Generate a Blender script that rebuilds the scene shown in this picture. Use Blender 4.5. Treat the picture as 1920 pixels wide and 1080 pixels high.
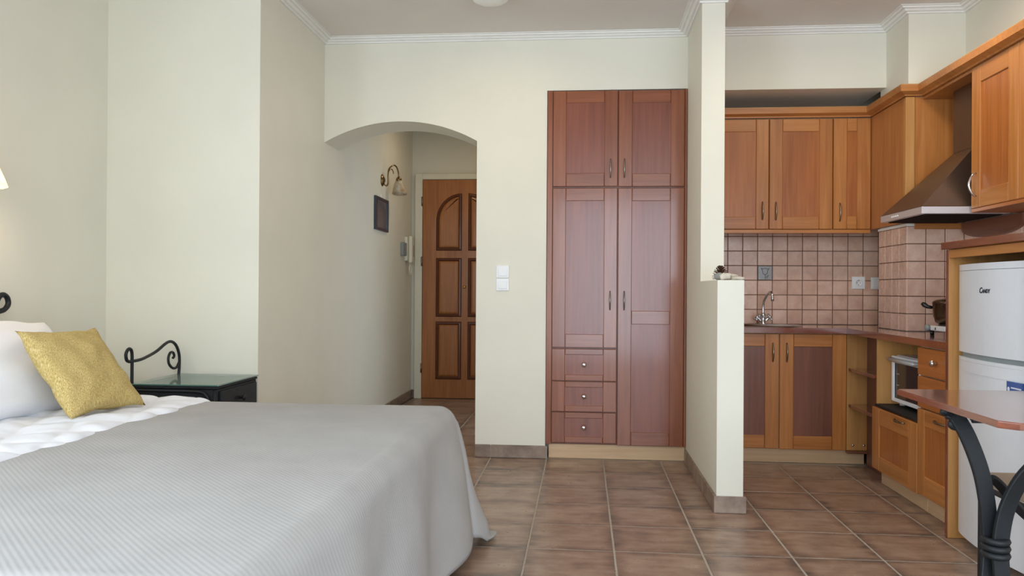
import bpy, bmesh, math, random
from mathutils import Vector, Matrix, noise
random.seed(7)
for o in list(bpy.data.objects): bpy.data.objects.remove(o, do_unlink=True)
SC = bpy.context.scene
COL = SC.collection
PI = math.pi

# ------------------------------------------------------------------ camera
EYE, FPX = 1.05, 1500.0
YAW, PITCH, ROLL = .0877, .003, .0065
cam_data = bpy.data.cameras.new('camera'); cam = bpy.data.objects.new('camera', cam_data); COL.objects.link(cam)
fwd = Vector((-math.sin(YAW)*math.cos(PITCH), math.cos(YAW)*math.cos(PITCH), math.sin(PITCH)))
rgt = Vector((math.cos(YAW), math.sin(YAW), 0)); upv = rgt.cross(fwd)
r2 = rgt*math.cos(ROLL)+upv*math.sin(ROLL); u2 = -rgt*math.sin(ROLL)+upv*math.cos(ROLL)
M = Matrix((r2, u2, -fwd)).transposed().to_4x4(); M.translation = (0, 0, EYE)
cam.matrix_world = M
cam_data.sensor_width = 36; cam_data.lens = FPX/1920*36; cam_data.clip_start = .05
SC.camera = cam

# ------------------------------------------------------------------ daylight
world = bpy.data.worlds.new('sky'); SC.world = world; world.use_nodes = True
wb = world.node_tree.nodes['Background']; wb.inputs[0].default_value = (.80, .92, 1.08, 1); wb.inputs[1].default_value = 1.2
# daylight entering through the balcony opening in the wall behind the camera
WX0, WX1, WZ0, WZ1, WY = -.45, 2.05, .08, 2.40, -1.25
ld = bpy.data.lights.new('balcony_daylight', 'AREA'); ld.shape = 'RECTANGLE'; ld.size = WX1-WX0-.1; ld.size_y = WZ1-WZ0-.1
ld.energy = 90; ld.color = (.76, .875, 1.0)
lo = bpy.data.objects.new('balcony_daylight', ld); COL.objects.link(lo)
lo.location = ((WX0+WX1)/2, WY-.05, (WZ0+WZ1)/2); lo.rotation_euler = (PI/2, 0, 0)
# fill light from two added, unseen side windows and an added hall opening
SY0_, SY1_, SZ0_, SZ1_ = -.95, 1.15, .55, 2.35
HO0, HO1 = 5.75, 6.45
def daylight(name, loc, rz, w, h, energy):  # area light for one of the added openings
    l_ = bpy.data.lights.new(name, 'AREA'); l_.shape = 'RECTANGLE'; l_.size = w; l_.size_y = h; l_.energy = energy; l_.color = ld.color
    o_ = bpy.data.objects.new(name, l_); COL.objects.link(o_); o_.location = loc; o_.rotation_euler = (PI/2, 0, rz)
daylight('right_fill_light', (2.19, (SY0_+SY1_)/2, (SZ0_+SZ1_)/2), PI/2, SY1_-SY0_-.1, SZ1_-SZ0_-.1, 22)
daylight('left_fill_light', (-2.54, (SY0_+SY1_)/2, (SZ0_+SZ1_)/2), -PI/2, SY1_-SY0_-.1, SZ1_-SZ0_-.1, 98)
daylight('hall_fill_light', (-.27, (HO0+HO1)/2, 1.1), PI/2, HO1-HO0-.05, 2.0, 3.5)
SC.view_settings.view_transform = 'Standard'; SC.view_settings.look = 'None'
SC.view_settings.gamma = 1; SC.view_settings.exposure = 0.0; SC.view_settings.use_curve_mapping = False

# ------------------------------------------------------------------ materials
def lin(c): return tuple(((v/255+.055)/1.055)**2.4 if v/255 > .04045 else v/255/12.92 for v in c)+(1,)
MATS = {}
class NT:
    def __init__(s, name):
        s.m = bpy.data.materials.new(name); s.m.use_nodes = True; s.t = s.m.node_tree
        s.b = s.t.nodes['Principled BSDF']; MATS[name] = s.m
    def n(s, typ, **kw):
        nd = s.t.nodes.new(typ)
        for k, v in kw.items():
            if hasattr(nd, k): setattr(nd, k, v)
            else: nd.inputs[k.replace('_', ' ')].default_value = v
        return nd
    def l(s, a, b): s.t.links.new(a, b)
    def coords(s, scale, kind='Object', rand=True):
        tc = s.n('ShaderNodeTexCoord'); mp = s.n('ShaderNodeMapping'); mp.inputs['Scale'].default_value = scale
        if rand:
            oi = s.n('ShaderNodeObjectInfo'); mu = s.n('ShaderNodeVectorMath', operation='SCALE'); cx = s.n('ShaderNodeCombineXYZ')
            for i in range(3): s.l(oi.outputs['Random'], cx.inputs[i])
            s.l(cx.outputs[0], mu.inputs[0]); mu.inputs['Scale'].default_value = 37
            ad = s.n('ShaderNodeVectorMath', operation='ADD'); s.l(tc.outputs[kind], ad.inputs[0]); s.l(mu.outputs[0], ad.inputs[1])
            s.l(ad.outputs[0], mp.inputs[0])
        else: s.l(tc.outputs[kind], mp.inputs[0])
        return mp.outputs[0]
    def ramp(s, fac, stops):
        r = s.n('ShaderNodeValToRGB'); e = r.color_ramp.elements
        while len(e) < len(stops): e.new(.5)
        for el, (p, c) in zip(e, stops): el.position = p; el.color = c
        s.l(fac, r.inputs[0]); return r.outputs[0]
    def bump(s, h, strength=.2, dist=.01):
        b = s.n('ShaderNodeBump'); b.inputs['Strength'].default_value = strength; b.inputs['Distance'].default_value = dist
        s.l(h, b.inputs['Height']); s.l(b.outputs[0], s.b.inputs['Normal'])
    def set(s, color=None, rough=.5, metal=0, spec=.5, coat=0, coat_rough=.1):
        if color is not None: s.b.inputs['Base Color'].default_value = color if len(color) == 4 else lin(color)
        s.b.inputs['Roughness'].default_value = rough; s.b.inputs['Metallic'].default_value = metal
        s.b.inputs['Specular IOR Level'].default_value = spec
        s.b.inputs['Coat Weight'].default_value = coat; s.b.inputs['Coat Roughness'].default_value = coat_rough
        return s

def plain(name, color, rough=.5, metal=0, spec=.5, coat=0, var=.06, scale=25):
    t = NT(name); t.set(color, rough, metal, spec, coat)
    nz = t.n('ShaderNodeTexNoise'); nz.inputs['Scale'].default_value = scale; nz.inputs['Detail'].default_value = 4
    t.l(t.coords((1, 1, 1)), nz.inputs['Vector'])
    c = lin(color); a = tuple(v*(1-var) for v in c[:3])+(1,); b = tuple(min(1, v*(1+var)) for v in c[:3])+(1,)
    t.l(t.ramp(nz.outputs['Fac'], [(.3, a), (.7, b)]), t.b.inputs['Base Color'])
    return t

def wood(name, dark, light, axis, rough=.32, coat=.25, spec=.4, fine=1.0):
    t = NT(name); t.set(None, rough, 0, spec, coat, .12)
    sc = [46*fine]*3; sc['xyz'.index(axis)] = 2.2
    v = t.coords(tuple(sc)); nz = t.n('ShaderNodeTexNoise'); nz.inputs['Scale'].default_value = 1; nz.inputs['Detail'].default_value = 6; nz.inputs['Distortion'].default_value = .6
    t.l(v, nz.inputs['Vector'])
    sc2 = [5]*3; sc2['xyz'.index(axis)] = .9
    v2 = t.coords(tuple(sc2)); n2 = t.n('ShaderNodeTexNoise'); n2.inputs['Scale'].default_value = 1; n2.inputs['Detail'].default_value = 3
    t.l(v2, n2.inputs['Vector'])
    mx = t.n('ShaderNodeMath', operation='ADD'); h1 = t.n('ShaderNodeMath', operation='MULTIPLY'); h2 = t.n('ShaderNodeMath', operation='MULTIPLY')
    t.l(nz.outputs['Fac'], h1.inputs[0]); h1.inputs[1].default_value = .5; t.l(n2.outputs['Fac'], h2.inputs[0]); h2.inputs[1].default_value = .5
    t.l(h1.outputs[0], mx.inputs[0]); t.l(h2.outputs[0], mx.inputs[1])
    t.l(t.ramp(mx.outputs[0], [(.32, lin(dark)), (.66, lin(light))]), t.b.inputs['Base Color'])
    t.bump(nz.outputs['Fac'], .05, .002)
    return t

def wall_paint(name, color):
    t = plain(name, color, .62, 0, .3, 0, .025, 2.5)
    nz = t.n('ShaderNodeTexNoise'); nz.inputs['Scale'].default_value = 90; nz.inputs['Detail'].default_value = 3
    t.l(t.coords((1, 1, 1), rand=False), nz.inputs['Vector']); t.bump(nz.outputs['Fac'], .06, .004)
wall_paint('cream_paint', (232, 228, 212))
plain('ceiling_paint', (232, 226, 220), .8, 0, .2, 0, .02, 3)
plain('plaster_white', (240, 238, 232), .5, 0, .4, 0, .02)
for ax in 'xyz':
    wood('cherry_'+ax, (160, 98, 46), (200, 134, 74), ax, .34, .15, .35)
    wood('panel_'+ax, (152, 86, 40), (188, 116, 58), ax, .34, .15, .35)
    wood('dark_panel_'+ax, (104, 62, 46), (136, 84, 62), ax, .4)
    wood('mahogany_'+ax, (122, 66, 42), (156, 92, 60), ax, .22, .5)
    wood('mahogany_panel_'+ax, (118, 62, 44), (146, 82, 60), ax, .25, .45)
    wood('beech_'+ax, (198, 162, 122), (222, 190, 152), ax, .45, .05)
    wood('oak_edge_'+ax, (178, 124, 66), (204, 152, 92), ax, .4, .1)
    wood('redwood_'+ax, (112, 56, 38), (146, 80, 54), ax, .12, 1.0)
    wood('door_oak_'+ax, (148, 88, 44), (182, 118, 66), ax, .3, .3)
plain('door_groove', (92, 46, 22), .35, 0, .4, .2)
# floor tile: brown stoneware, darker mottled edges
def tile_mat(name, dark, mid, light, size, rough, nscale, edge=True):
    t = NT(name); t.set(None, rough, 0, .5)
    v = t.coords((1, 1, 1)); nz = t.n('ShaderNodeTexNoise'); nz.inputs['Scale'].default_value = nscale; nz.inputs['Detail'].default_value = 7; nz.inputs['Roughness'].default_value = .62; t.l(v, nz.inputs['Vector'])
    st = t.n('ShaderNodeTexNoise'); st.inputs['Scale'].default_value = nscale*.6; st.inputs['Detail'].default_value = 8
    t.l(t.coords((1, 4, 1)), st.inputs['Vector'])
    ad = t.n('ShaderNodeMath', operation='ADD'); ad.use_clamp = False; t.l(nz.outputs['Fac'], ad.inputs[0]); t.l(st.outputs['Fac'], ad.inputs[1])
    hf = t.n('ShaderNodeMath', operation='MULTIPLY'); t.l(ad.outputs[0], hf.inputs[0]); hf.inputs[1].default_value = .5
    fac = hf.outputs[0]
    if edge:
        tc = t.n('ShaderNodeTexCoord'); sx = t.n('ShaderNodeSeparateXYZ'); t.l(tc.outputs['Object'], sx.inputs[0])
        outs = []
        for a in ('X', 'Y'):
            ab = t.n('ShaderNodeMath', operation='ABSOLUTE'); t.l(sx.outputs[a], ab.inputs[0]); outs.append(ab.outputs[0])
        mx = t.n('ShaderNodeMath', operation='MAXIMUM'); t.l(outs[0], mx.inputs[0]); t.l(outs[1], mx.inputs[1])
        mr = t.n('ShaderNodeMapRange'); t.l(mx.outputs[0], mr.inputs[0]); mr.inputs[1].default_value = size*.34; mr.inputs[2].default_value = size*.52
        mr.inputs[3].default_value = 0; mr.inputs[4].default_value = .20
        sb = t.n('ShaderNodeMath', operation='SUBTRACT'); t.l(fac, sb.inputs[0]); t.l(mr.outputs[0], sb.inputs[1]); fac = sb.outputs[0]
    oi = t.n('ShaderNodeObjectInfo'); rr = t.n('ShaderNodeMapRange'); t.l(oi.outputs['Random'], rr.inputs[0]); rr.inputs[3].default_value = -.05; rr.inputs[4].default_value = .05
    a2 = t.n('ShaderNodeMath', operation='ADD'); t.l(fac, a2.inputs[0]); t.l(rr.outputs[0], a2.inputs[1])
    t.l(t.ramp(a2.outputs[0], [(.22, lin(dark)), (.42, lin(mid)), (.62, lin(light))]), t.b.inputs['Base Color'])
    rm = t.n('ShaderNodeMapRange'); t.l(nz.outputs['Fac'], rm.inputs[0]); rm.inputs[3].default_value = rough+.12; rm.inputs[4].default_value = rough-.1; t.l(rm.outputs[0], t.b.inputs['Roughness'])
    t.bump(nz.outputs['Fac'], .15, .004 if edge else .0015)
    return t
tile_mat('floor_tile', (92, 80, 74), (146, 118, 100), (172, 146, 126), .35, .30, 9)
tile_mat('skirting_tile', (80, 68, 62), (132, 112, 98), (160, 140, 124), .35, .45, 16, False)
tile_mat('kitchen_tile', (190, 150, 130), (218, 178, 156), (236, 202, 182), .098, .26, 22, False)
plain('grout_grey', (176, 164, 150), .9, 0, .2, 0, .1, 60)
plain('grout_brown', (112, 86, 76), .9, 0, .2, 0, .1, 60)
plain('black_iron', (38, 40, 43), .5, .3, .4, 0, .08, 60)
plain('silver_plastic', (196, 198, 198), .35, .3, .5, 0, .03)
plain('lip_steel', (216, 216, 220), .3, .5, .5, 0, .03)
plain('chrome', (215, 216, 220), .12, 1, .5, 0, .02)
plain('steel', (190, 188, 186), .28, 1, .5, 0, .05, 40)
plain('hood_steel', (128, 120, 114), .38, 1, .5, 0, .04, 30)
plain('dull_nickel', (150, 140, 128), .3, 1, .5, 0, .05)
plain('brass_aged', (132, 108, 76), .3, 1, .5, 0, .08)
plain('brass', (205, 160, 80), .25, 1, .5, 0, .05)
plain('white_enamel', (226, 228, 232), .28, 0, .5, .15, .01)
plain('white_plastic', (244, 245, 246), .35, 0, .5, 0, .01)
plain('ivory_plastic', (228, 224, 204), .4, 0, .5, 0, .02)
plain('grey_plastic', (138, 146, 146), .45, 0, .5, 0, .02)
plain('black_plastic', (24, 24, 26), .35, 0, .5, 0, .03)
plain('black_mat', (36, 34, 34), .6, 0, .3, 0, .1, 40)
plain('dark_gap', (40, 32, 28), .9, 0, .1, 0, .05)
plain('pot_brown', (96, 78, 62), .2, .8, .5, 0, .05)
plain('logo_ink', (20, 22, 34), .5, 0, .3, 0, .01)
plain('sticker_blue', (70, 96, 160), .45, 0, .4, 0, .03)
plain('sticker_white', (225, 230, 240), .45, 0, .4, 0, .01)
plain('sticker_yellow', (225, 210, 90), .45, 0, .4, 0, .01)
plain('picture_frame', (40, 50, 66), .35, 0, .5, .2, .05)
plain('tulip_tile', (152, 152, 150), .25, .2, .5, 0, .05, 60)
plain('tulip_line', (112, 96, 88), .4, 0, .4, 0, .05)
plain('pinecone', (78, 50, 36), .7, 0, .3, 0, .2, 60)
plain('driftwood', (206, 198, 184), .8, 0, .2, 0, .12, 50)
plain('pebble', (150, 152, 150), .7, 0, .3, 0, .12, 40)
plain('bark', (150, 132, 108), .8, 0, .2, 0, .25, 60)
plain('white_led', (240, 240, 238), .4, 0, .5, 0, .01)
plain('stool_seat', (150, 132, 114), .6, 0, .3, 0, .08, 40)
plain('mattress_cloth', (222, 222, 226), .85, 0, .2, 0, .02)
# glass
def glass(name, tint, rough=.02, alpha=.35, trans=0.0, metal=0):
    t = NT(name); t.set(tint, rough, metal, .6); t.b.inputs['Transmission Weight'].default_value = trans; t.b.inputs['Alpha'].default_value = alpha
    nz = t.n('ShaderNodeTexNoise'); nz.inputs['Scale'].default_value = 4; t.l(t.coords((1, 1, 1)), nz.inputs['Vector'])
    mr = t.n('ShaderNodeMapRange'); t.l(nz.outputs['Fac'], mr.inputs[0]); mr.inputs[3].default_value = rough; mr.inputs[4].default_value = rough+.02; t.l(mr.outputs[0], t.b.inputs['Roughness'])
glass('green_glass', (150, 176, 168), .05, .55)
glass('dark_glass', (44, 36, 36), .06, .93)
glass('picture_glass', (92, 98, 106), .08, 1.0)
glass('window_glass', (235, 245, 245), .0, .06)
glass('edge_glass', (60, 104, 92), .1, 1)
def lampshade(name, emit):
    t = NT(name); t.set((236, 214, 170), .3, 0, .5); t.b.inputs['Transmission Weight'].default_value = .35
    nz = t.n('ShaderNodeTexNoise'); nz.inputs['Scale'].default_value = 14; nz.inputs['Detail'].default_value = 3; nz.inputs['Distortion'].default_value = 1.5
    t.l(t.coords((1, 1, 1)), nz.inputs['Vector'])
    t.l(t.ramp(nz.outputs['Fac'], [(.35, lin((240, 230, 206))), (.65, lin((206, 164, 106)))]), t.b.inputs['Base Color'])
    t.b.inputs['Emission Color'].default_value = lin((255, 218, 150)); t.b.inputs['Emission Strength'].default_value = emit
lampshade('alabaster_glass', 0); lampshade('alabaster_glass_lit', 1.6)
plain('dome_glass', (244, 244, 236), .25, 0, .5, .1, .01)
# fabrics
def fabric(name, color, weave, bump, var=.05, diag=True, rough=.9):
    t = plain(name, color, rough, 0, .15, 0, var, 6)
    w = t.n('ShaderNodeTexWave', wave_type='BANDS', bands_direction='DIAGONAL' if diag else 'X'); w.inputs['Scale'].default_value = weave; w.inputs['Distortion'].default_value = .4; w.inputs['Detail'].default_value = 1
    t.l(t.coords((1, 1, .6), rand=False), w.inputs['Vector']); t.bump(w.outputs['Fac'], bump, .004)
    return t
fabric('spread_cloth', (174, 172, 170), 38, .12)
fabric('pillow_cotton', (242, 242, 246), 60, .03, .015)
def quilt():
    t = plain('quilt_cotton', (236, 237, 242), .85, 0, .2, 0, .02, 8)
    v = t.n('ShaderNodeTexVoronoi', feature='SMOOTH_F1'); v.inputs['Scale'].default_value = 9; t.l(t.coords((1, 1, .3), rand=False), v.inputs['Vector'])
    t.bump(v.outputs['Distance'], .5, .02)
quilt()
def mustard():
    t = NT('mustard_weave'); t.set(None, .9, 0, .15)
    v = t.coords((420, 420, 60)); nz = t.n('ShaderNodeTexNoise'); nz.inputs['Scale'].default_value = 1; nz.inputs['Detail'].default_value = 4; t.l(v, nz.inputs['Vector'])
    t.l(t.ramp(nz.outputs['Fac'], [(.3, lin((158, 132, 74))), (.5, lin((196, 170, 106))), (.72, lin((222, 206, 158)))]), t.b.inputs['Base Color'])
    t.bump(nz.outputs['Fac'], .5, .003)
mustard()

# ------------------------------------------------------------------ building helpers
WLOC = {}
def obj(name, bm, mat, parent=None, smooth=False, base=None):
    """link a bmesh given in world coordinates as one mesh object, its origin at its own base"""
    bm.normal_update()
    vs = [v.co for v in bm.verts]
    lo = Vector([min(v[i] for v in vs) for i in range(3)]); hi = Vector([max(v[i] for v in vs) for i in range(3)])
    c = Vector(base) if base else Vector(((lo.x+hi.x)/2, (lo.y+hi.y)/2, lo.z))
    bmesh.ops.translate(bm, verts=bm.verts, vec=-c)
    me = bpy.data.meshes.new(name); bm.to_mesh(me); bm.free()
    if mat: me.materials.append(MATS[mat])
    if smooth:
        for p in me.polygons: p.use_smooth = True
    return place(name, me, c, parent)
def place(name, data, loc, parent=None):
    o = bpy.data.objects.new(name, data); COL.objects.link(o); loc = Vector(loc); WLOC[o] = loc
    if parent is not None: o.parent = parent; o.location = loc-WLOC[parent]
    else: o.location = loc
    return o
def tag(o, label, cat, group=None, kind=None):
    o['label'] = label
    if cat: o['category'] = cat
    if group: o['group'] = group
    if kind: o['kind'] = kind
    return o
def thing(name, label, cat, loc, group=None): return tag(place(name, None, loc), label, cat, group)
def struct(o, label): o['kind'] = 'structure'; o['label'] = label; return o
def nb(): return bmesh.new()
def box(bm, x0, x1, y0, y1, z0, z1, bev=0, seg=1):
    r = bmesh.ops.create_cube(bm, size=1)
    for v in r['verts']: v.co = Vector((x0+(v.co.x+.5)*(x1-x0), y0+(v.co.y+.5)*(y1-y0), z0+(v.co.z+.5)*(z1-z0)))
    if bev:
        es = list({e for v in r['verts'] for e in v.link_edges})
        bmesh.ops.bevel(bm, geom=es, offset=bev, segments=seg, affect='EDGES', profile=.5)
    return bm
def bx(name, mat, parent, x0, x1, y0, y1, z0, z1, bev=.0015, seg=1): return obj(name, box(nb(), x0, x1, y0, y1, z0, z1, bev, seg), mat, parent)
def prism(bm, pts, axis, a, b):
    """extrude a 2-D outline along an axis from a to b"""
    def p3(p, t): return {'x': (t, p[0], p[1]), 'y': (p[0], t, p[1]), 'z': (p[0], p[1], t)}[axis]
    v0 = [bm.verts.new(p3(p, a)) for p in pts]; v1 = [bm.verts.new(p3(p, b)) for p in pts]
    bm.faces.new(v0); bm.faces.new(v1[::-1]); n = len(pts)
    for i in range(n): bm.faces.new((v0[i], v1[i], v1[(i+1) % n], v0[(i+1) % n]))
    bmesh.ops.recalc_face_normals(bm, faces=bm.faces); return bm
def catmull(pts, n=6):
    P = [Vector(p) for p in pts]; P = [2*P[0]-P[1]]+P+[2*P[-1]-P[-2]]; out = []
    for i in range(1, len(P)-2):
        a, b, c, d = P[i-1:i+3]
        for k in range(n):
            t = k/n; out.append(.5*((2*b)+(c-a)*t+(2*a-5*b+4*c-d)*t*t+(3*b-a-3*c+d)*t**3))
    out.append(P[-2]); return out
def tube(bm, pts, r, seg=8, caps=True, flat=None):
    """sweep a round (or flat = (width, thickness, width direction)) section along points; r may be a list"""
    P = [Vector(p) for p in pts]; n = len(P); rings = []; ref = None
    for i in range(n):
        t = (P[min(i+1, n-1)]-P[max(i-1, 0)]).normalized()
        if flat: a = (Vector(flat[2])-t*t.dot(Vector(flat[2]))).normalized(); b = t.cross(a)
        else:
            if ref is None: ref = Vector((0, 0, 1)) if abs(t.z) < .9 else Vector((1, 0, 0))
            a = (ref-t*t.dot(ref)).normalized(); ref = a; b = t.cross(a)
        rr = r[i] if isinstance(r, (list, tuple)) else r; ring = []
        if flat:
            w, h = flat[0]/2, flat[1]/2; c = .3*min(w, h)
            for sx, sy in ((w-c, h), (w, h-c), (w, -h+c), (w-c, -h), (-w+c, -h), (-w, -h+c), (-w, h-c), (-w+c, h)): ring.append(bm.verts.new(P[i]+a*sx+b*sy))
        else:
            for k in range(seg): ring.append(bm.verts.new(P[i]+(a*math.cos(2*PI*k/seg)+b*math.sin(2*PI*k/seg))*rr))
        rings.append(ring)
    m = len(rings[0])
    for i in range(n-1):
        for k in range(m): bm.faces.new((rings[i][k], rings[i][(k+1) % m], rings[i+1][(k+1) % m], rings[i+1][k]))
    if caps: bm.faces.new(rings[0][::-1]); bm.faces.new(rings[-1])
    bmesh.ops.recalc_face_normals(bm, faces=bm.faces); return bm
def lathe(bm, prof, c, seg=24, axis=(0, 0, 1), xdir=None):
    """revolve (radius, height) pairs about an axis through c"""
    A = Vector(axis).normalized(); X = Vector(xdir) if xdir else (Vector((1, 0, 0)) if abs(A.x) < .9 else Vector((0, 1, 0)))
    X = (X-A*X.dot(A)).normalized(); Y = A.cross(X); c = Vector(c); rings = []
    for r, h in prof:
        if r < 1e-6: rings.append([bm.verts.new(c+A*h)])
        else: rings.append([bm.verts.new(c+A*h+(X*math.cos(2*PI*k/seg)+Y*math.sin(2*PI*k/seg))*r) for k in range(seg)])
    for a, b in zip(rings, rings[1:]):
        for k in range(seg):
            j = (k+1) % seg
            if len(a) == 1 and len(b) == 1: continue
            if len(a) == 1: bm.faces.new((a[0], b[k], b[j]))
            elif len(b) == 1: bm.faces.new((a[k], a[j], b[0]))
            else: bm.faces.new((a[k], a[j], b[j], b[k]))
    bmesh.ops.recalc_face_normals(bm, faces=bm.faces); return bm
def sweep_profile(bm, path, prof):
    """profile (offset to the right of the path, z) swept along a horizontal polyline with mitred corners"""
    P = [Vector((x, y)) for x, y in path]; n = len(P); rings = []
    for i in range(n):
        ns = []
        if i > 0: d = (P[i]-P[i-1]).normalized(); ns.append(Vector((d.y, -d.x)))
        if i < n-1: d = (P[i+1]-P[i]).normalized(); ns.append(Vector((d.y, -d.x)))
        m = ns[0] if len(ns) == 1 else (ns[0]+ns[1])/(1+ns[0].dot(ns[1]))
        rings.append([bm.verts.new((P[i].x+m.x*o, P[i].y+m.y*o, z)) for o, z in prof])
    k = len(prof)
    for i in range(n-1):
        for j in range(k): bm.faces.new((rings[i][j], rings[i][(j+1) % k], rings[i+1][(j+1) % k], rings[i+1][j]))
    bm.faces.new(rings[0]); bm.faces.new(rings[-1][::-1]); bmesh.ops.recalc_face_normals(bm, faces=bm.faces); return bm

# ------------------------------------------------------------------ room dimensions
XL, XR, YN = -2.48, 2.13, -1.2          # bed-head wall, kitchen side wall, window wall
XH, YA = -1.657, 3.98                   # hall-side wall line and the wall beyond the bedside table
YB, YBK = 5.009, 5.326                  # front and back face of the arch wall
YD = 7.68                               # entrance door wall
ZC = 2.655                              # ceiling
PX0, PX1, PYN, PYC = .641, .765, 3.878, 4.43   # kitchen partition: faces, near end, start of its full-height part
YK = 5.53                               # kitchen back wall
CX, CY0, CY1 = 1.822, 4.68, 5.10        # kitchen corner pillar
T = .15
# floor slab and tiles
floor = struct(bx('floor', 'grout_grey', None, XL-T, XR+T, YN-T, YD+T, -.10, -.0012, 0), 'brown square stoneware floor tiles with pale joints')
TS, OX, OY = .3507, -.2163, 4.6589
def tile_mesh(name, sx, sy, h, bev, mat):
    bm = box(nb(), -sx/2, sx/2, -sy/2, sy/2, -h, 0)
    top = [e for e in bm.edges if all(v.co.z > -1e-6 for v in e.verts)]
    bmesh.ops.bevel(bm, geom=top, offset=bev, segments=1, affect='EDGES')
    me = bpy.data.meshes.new(name); bm.to_mesh(me); bm.free(); me.materials.append(MATS[mat]); return me
ftm = tile_mesh('floor_tile', TS-.008, TS-.008, .012, .0012, 'floor_tile')
rest = nb()
i0, i1 = math.floor((XL-OX)/TS)-1, math.ceil((XR-OX)/TS); j0, j1 = math.floor((YN-OY)/TS)-1, math.ceil((YD-OY)/TS)
for i in range(i0, i1):
    for j in range(j0, j1):
        cx, cy = OX+(i+.5)*TS, OY+(j+.5)*TS
        if cx < XL-.05 or cx > XR+.05 or cy < YN-.05 or cy > YD+.05: continue
        if cx < XH-.17 and cy > YA+.17: continue
        if cy > YB+.17 and cx > -.4: 
            continue
        seen = cy > 2.2 and cx > -1.7 and (cx > -.9 or cy > 3.2)
        if seen: place('floor_tile', ftm, (cx, cy, .0), floor)
        else: box(rest, cx-TS/2+.0035, cx+TS/2-.0035, cy-TS/2+.0035, cy+TS/2-.0035, -.012, 0)
ro = obj('floor_tile_field', rest, 'floor_tile', floor); ro['kind'] = 'stuff'

# walls
def wall(name, label, *b): return struct(bx(name, 'cream_paint', None, *b, 0), label)
wlb = nb(); box(wlb, XL-T, XL, SY1_, YA, 0, ZC); box(wlb, XL-T, XL, YN-T, SY0_, 0, ZC); box(wlb, XL-T, XL, SY0_, SY1_, 0, SZ0_); box(wlb, XL-T, XL, SY0_, SY1_, SZ1_, ZC)
struct(obj('wall_left', wlb, 'cream_paint'), 'pale cream wall behind the bed head with a lit wall lamp')
wall('wall_recess', 'pale cream wall behind the bedside table, turning the corner into the hall', XL-T, XH, YA, YD+T, 0, ZC)
wall('wall_hall_end', 'cream wall around the entrance door at the end of the hall', XH, -.25, YD, YD+T, 0, ZC)
whb = nb(); box(whb, -.42, -.25, YBK, HO0, 0, ZC); box(whb, -.42, -.25, HO1, YD, 0, ZC); box(whb, -.42, -.25, HO0, HO1, 2.12, ZC)  # gap in this unseen wall is added to let fill light in
struct(obj('wall_hall_right', whb, 'cream_paint'), 'cream side wall of the hall opposite the wall lamp')
arch = []
ax0, ax1, zs, zt = XH, -.668, 1.992, 2.122
cxm = (ax0+ax1)/2; hw = (ax1-ax0)/2; R = (hw*hw+(zt-zs)**2)/(2*(zt-zs)); cz = zt-R; th = math.asin(hw/R)
for k in range(25): a = -th+2*th*k/24; arch.append((cxm+R*math.sin(a), cz+R*math.cos(a)))
WA0, WA1, WZT = -.226, PX0, 2.303
outline = arch+[(ax1, 0), (WA0, 0), (WA0, WZT), (WA1, WZT), (WA1, ZC), (ax0, ZC)]
struct(obj('wall_back', prism(nb(), outline, 'y', YB, YBK), 'cream_paint'), 'cream wall with a low arch into the hall and a built-in wardrobe')
part = [(PYN, 0), (YK+T, 0), (YK+T, ZC), (PYC, ZC), (PYC, 1.106), (PYN, 1.106)]
struct(obj('wall_partition', prism(nb(), part, 'x', PX0, PX1), 'cream_paint'), 'cream kitchen partition, waist-high at its near end and full height behind')
kb = wall('wall_kitchen_back', 'kitchen back wall with square terracotta tiles above the worktop', PX1, XR+T, YK, YK+T, 0, ZC)
wall('wall_kitchen_beam', 'cream wall above the kitchen wall cabinets with a recessed underside', PX1, CX, YB, YK, 2.29, ZC)
kp = wall('wall_kitchen_pillar', 'kitchen corner pillar, cream above and tiled terracotta below', CX, XR, CY0, CY1, 0, ZC)
krb = nb(); box(krb, XR, XR+T, SY1_, YK, 0, ZC); box(krb, XR, XR+T, YN-T, SY0_, 0, ZC); box(krb, XR, XR+T, SY0_, SY1_, 0, SZ0_); box(krb, XR, XR+T, SY0_, SY1_, SZ1_, ZC)
kr = struct(obj('wall_right', krb, 'cream_paint'), 'cream wall on the kitchen side behind the refrigerator')
near = nb()
box(near, XL, WX0, YN-T, YN, 0, ZC); box(near, WX1, XR, YN-T, YN, 0, ZC); box(near, WX0, WX1, YN-T, YN, 0, WZ0); box(near, WX0, WX1, YN-T, YN, WZ1, ZC)
struct(obj('wall_near', near, 'cream_paint'), 'window wall opposite the wardrobe')
struct(bx('ceiling', 'ceiling_paint', None, XL-T, XR+T, YN-T, YD+T, ZC, ZC+.12, 0), 'plain off-white ceiling')
# balcony window frames in the wall behind the camera
win = nb(); fw = .05
for x in (WX0, (WX0+WX1)/2-fw/2, WX1-fw): box(win, x, x+fw, YN-.10, YN-.04, WZ0, WZ1)
box(win, WX0, WX1, YN-.10, YN-.04, WZ0, WZ0+fw); box(win, WX0, WX1, YN-.10, YN-.04, WZ1-fw, WZ1)
w1 = struct(obj('window_1', win, 'plaster_white'), 'white framed balcony window behind the viewpoint')
for nm_, xa, xb, lb in (('added_window_right', XR+.02, XR+.05, 'white framed right-hand side window, added out of view for fill light'), ('added_window_left', XL-.05, XL-.02, 'white framed left-hand side window, added out of view for fill light')):
    win2 = nb()  # frames of the side windows added to brighten both sides of the room
    for y in (SY0_, (SY0_+SY1_)/2-fw/2, SY1_-fw): box(win2, xa, xb, y, y+fw, SZ0_, SZ1_)
    box(win2, xa, xb, SY0_, SY1_, SZ0_, SZ0_+fw); box(win2, xa, xb, SY0_, SY1_, SZ1_-fw, SZ1_)
    struct(obj(nm_, win2, 'plaster_white'), lb)
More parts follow.
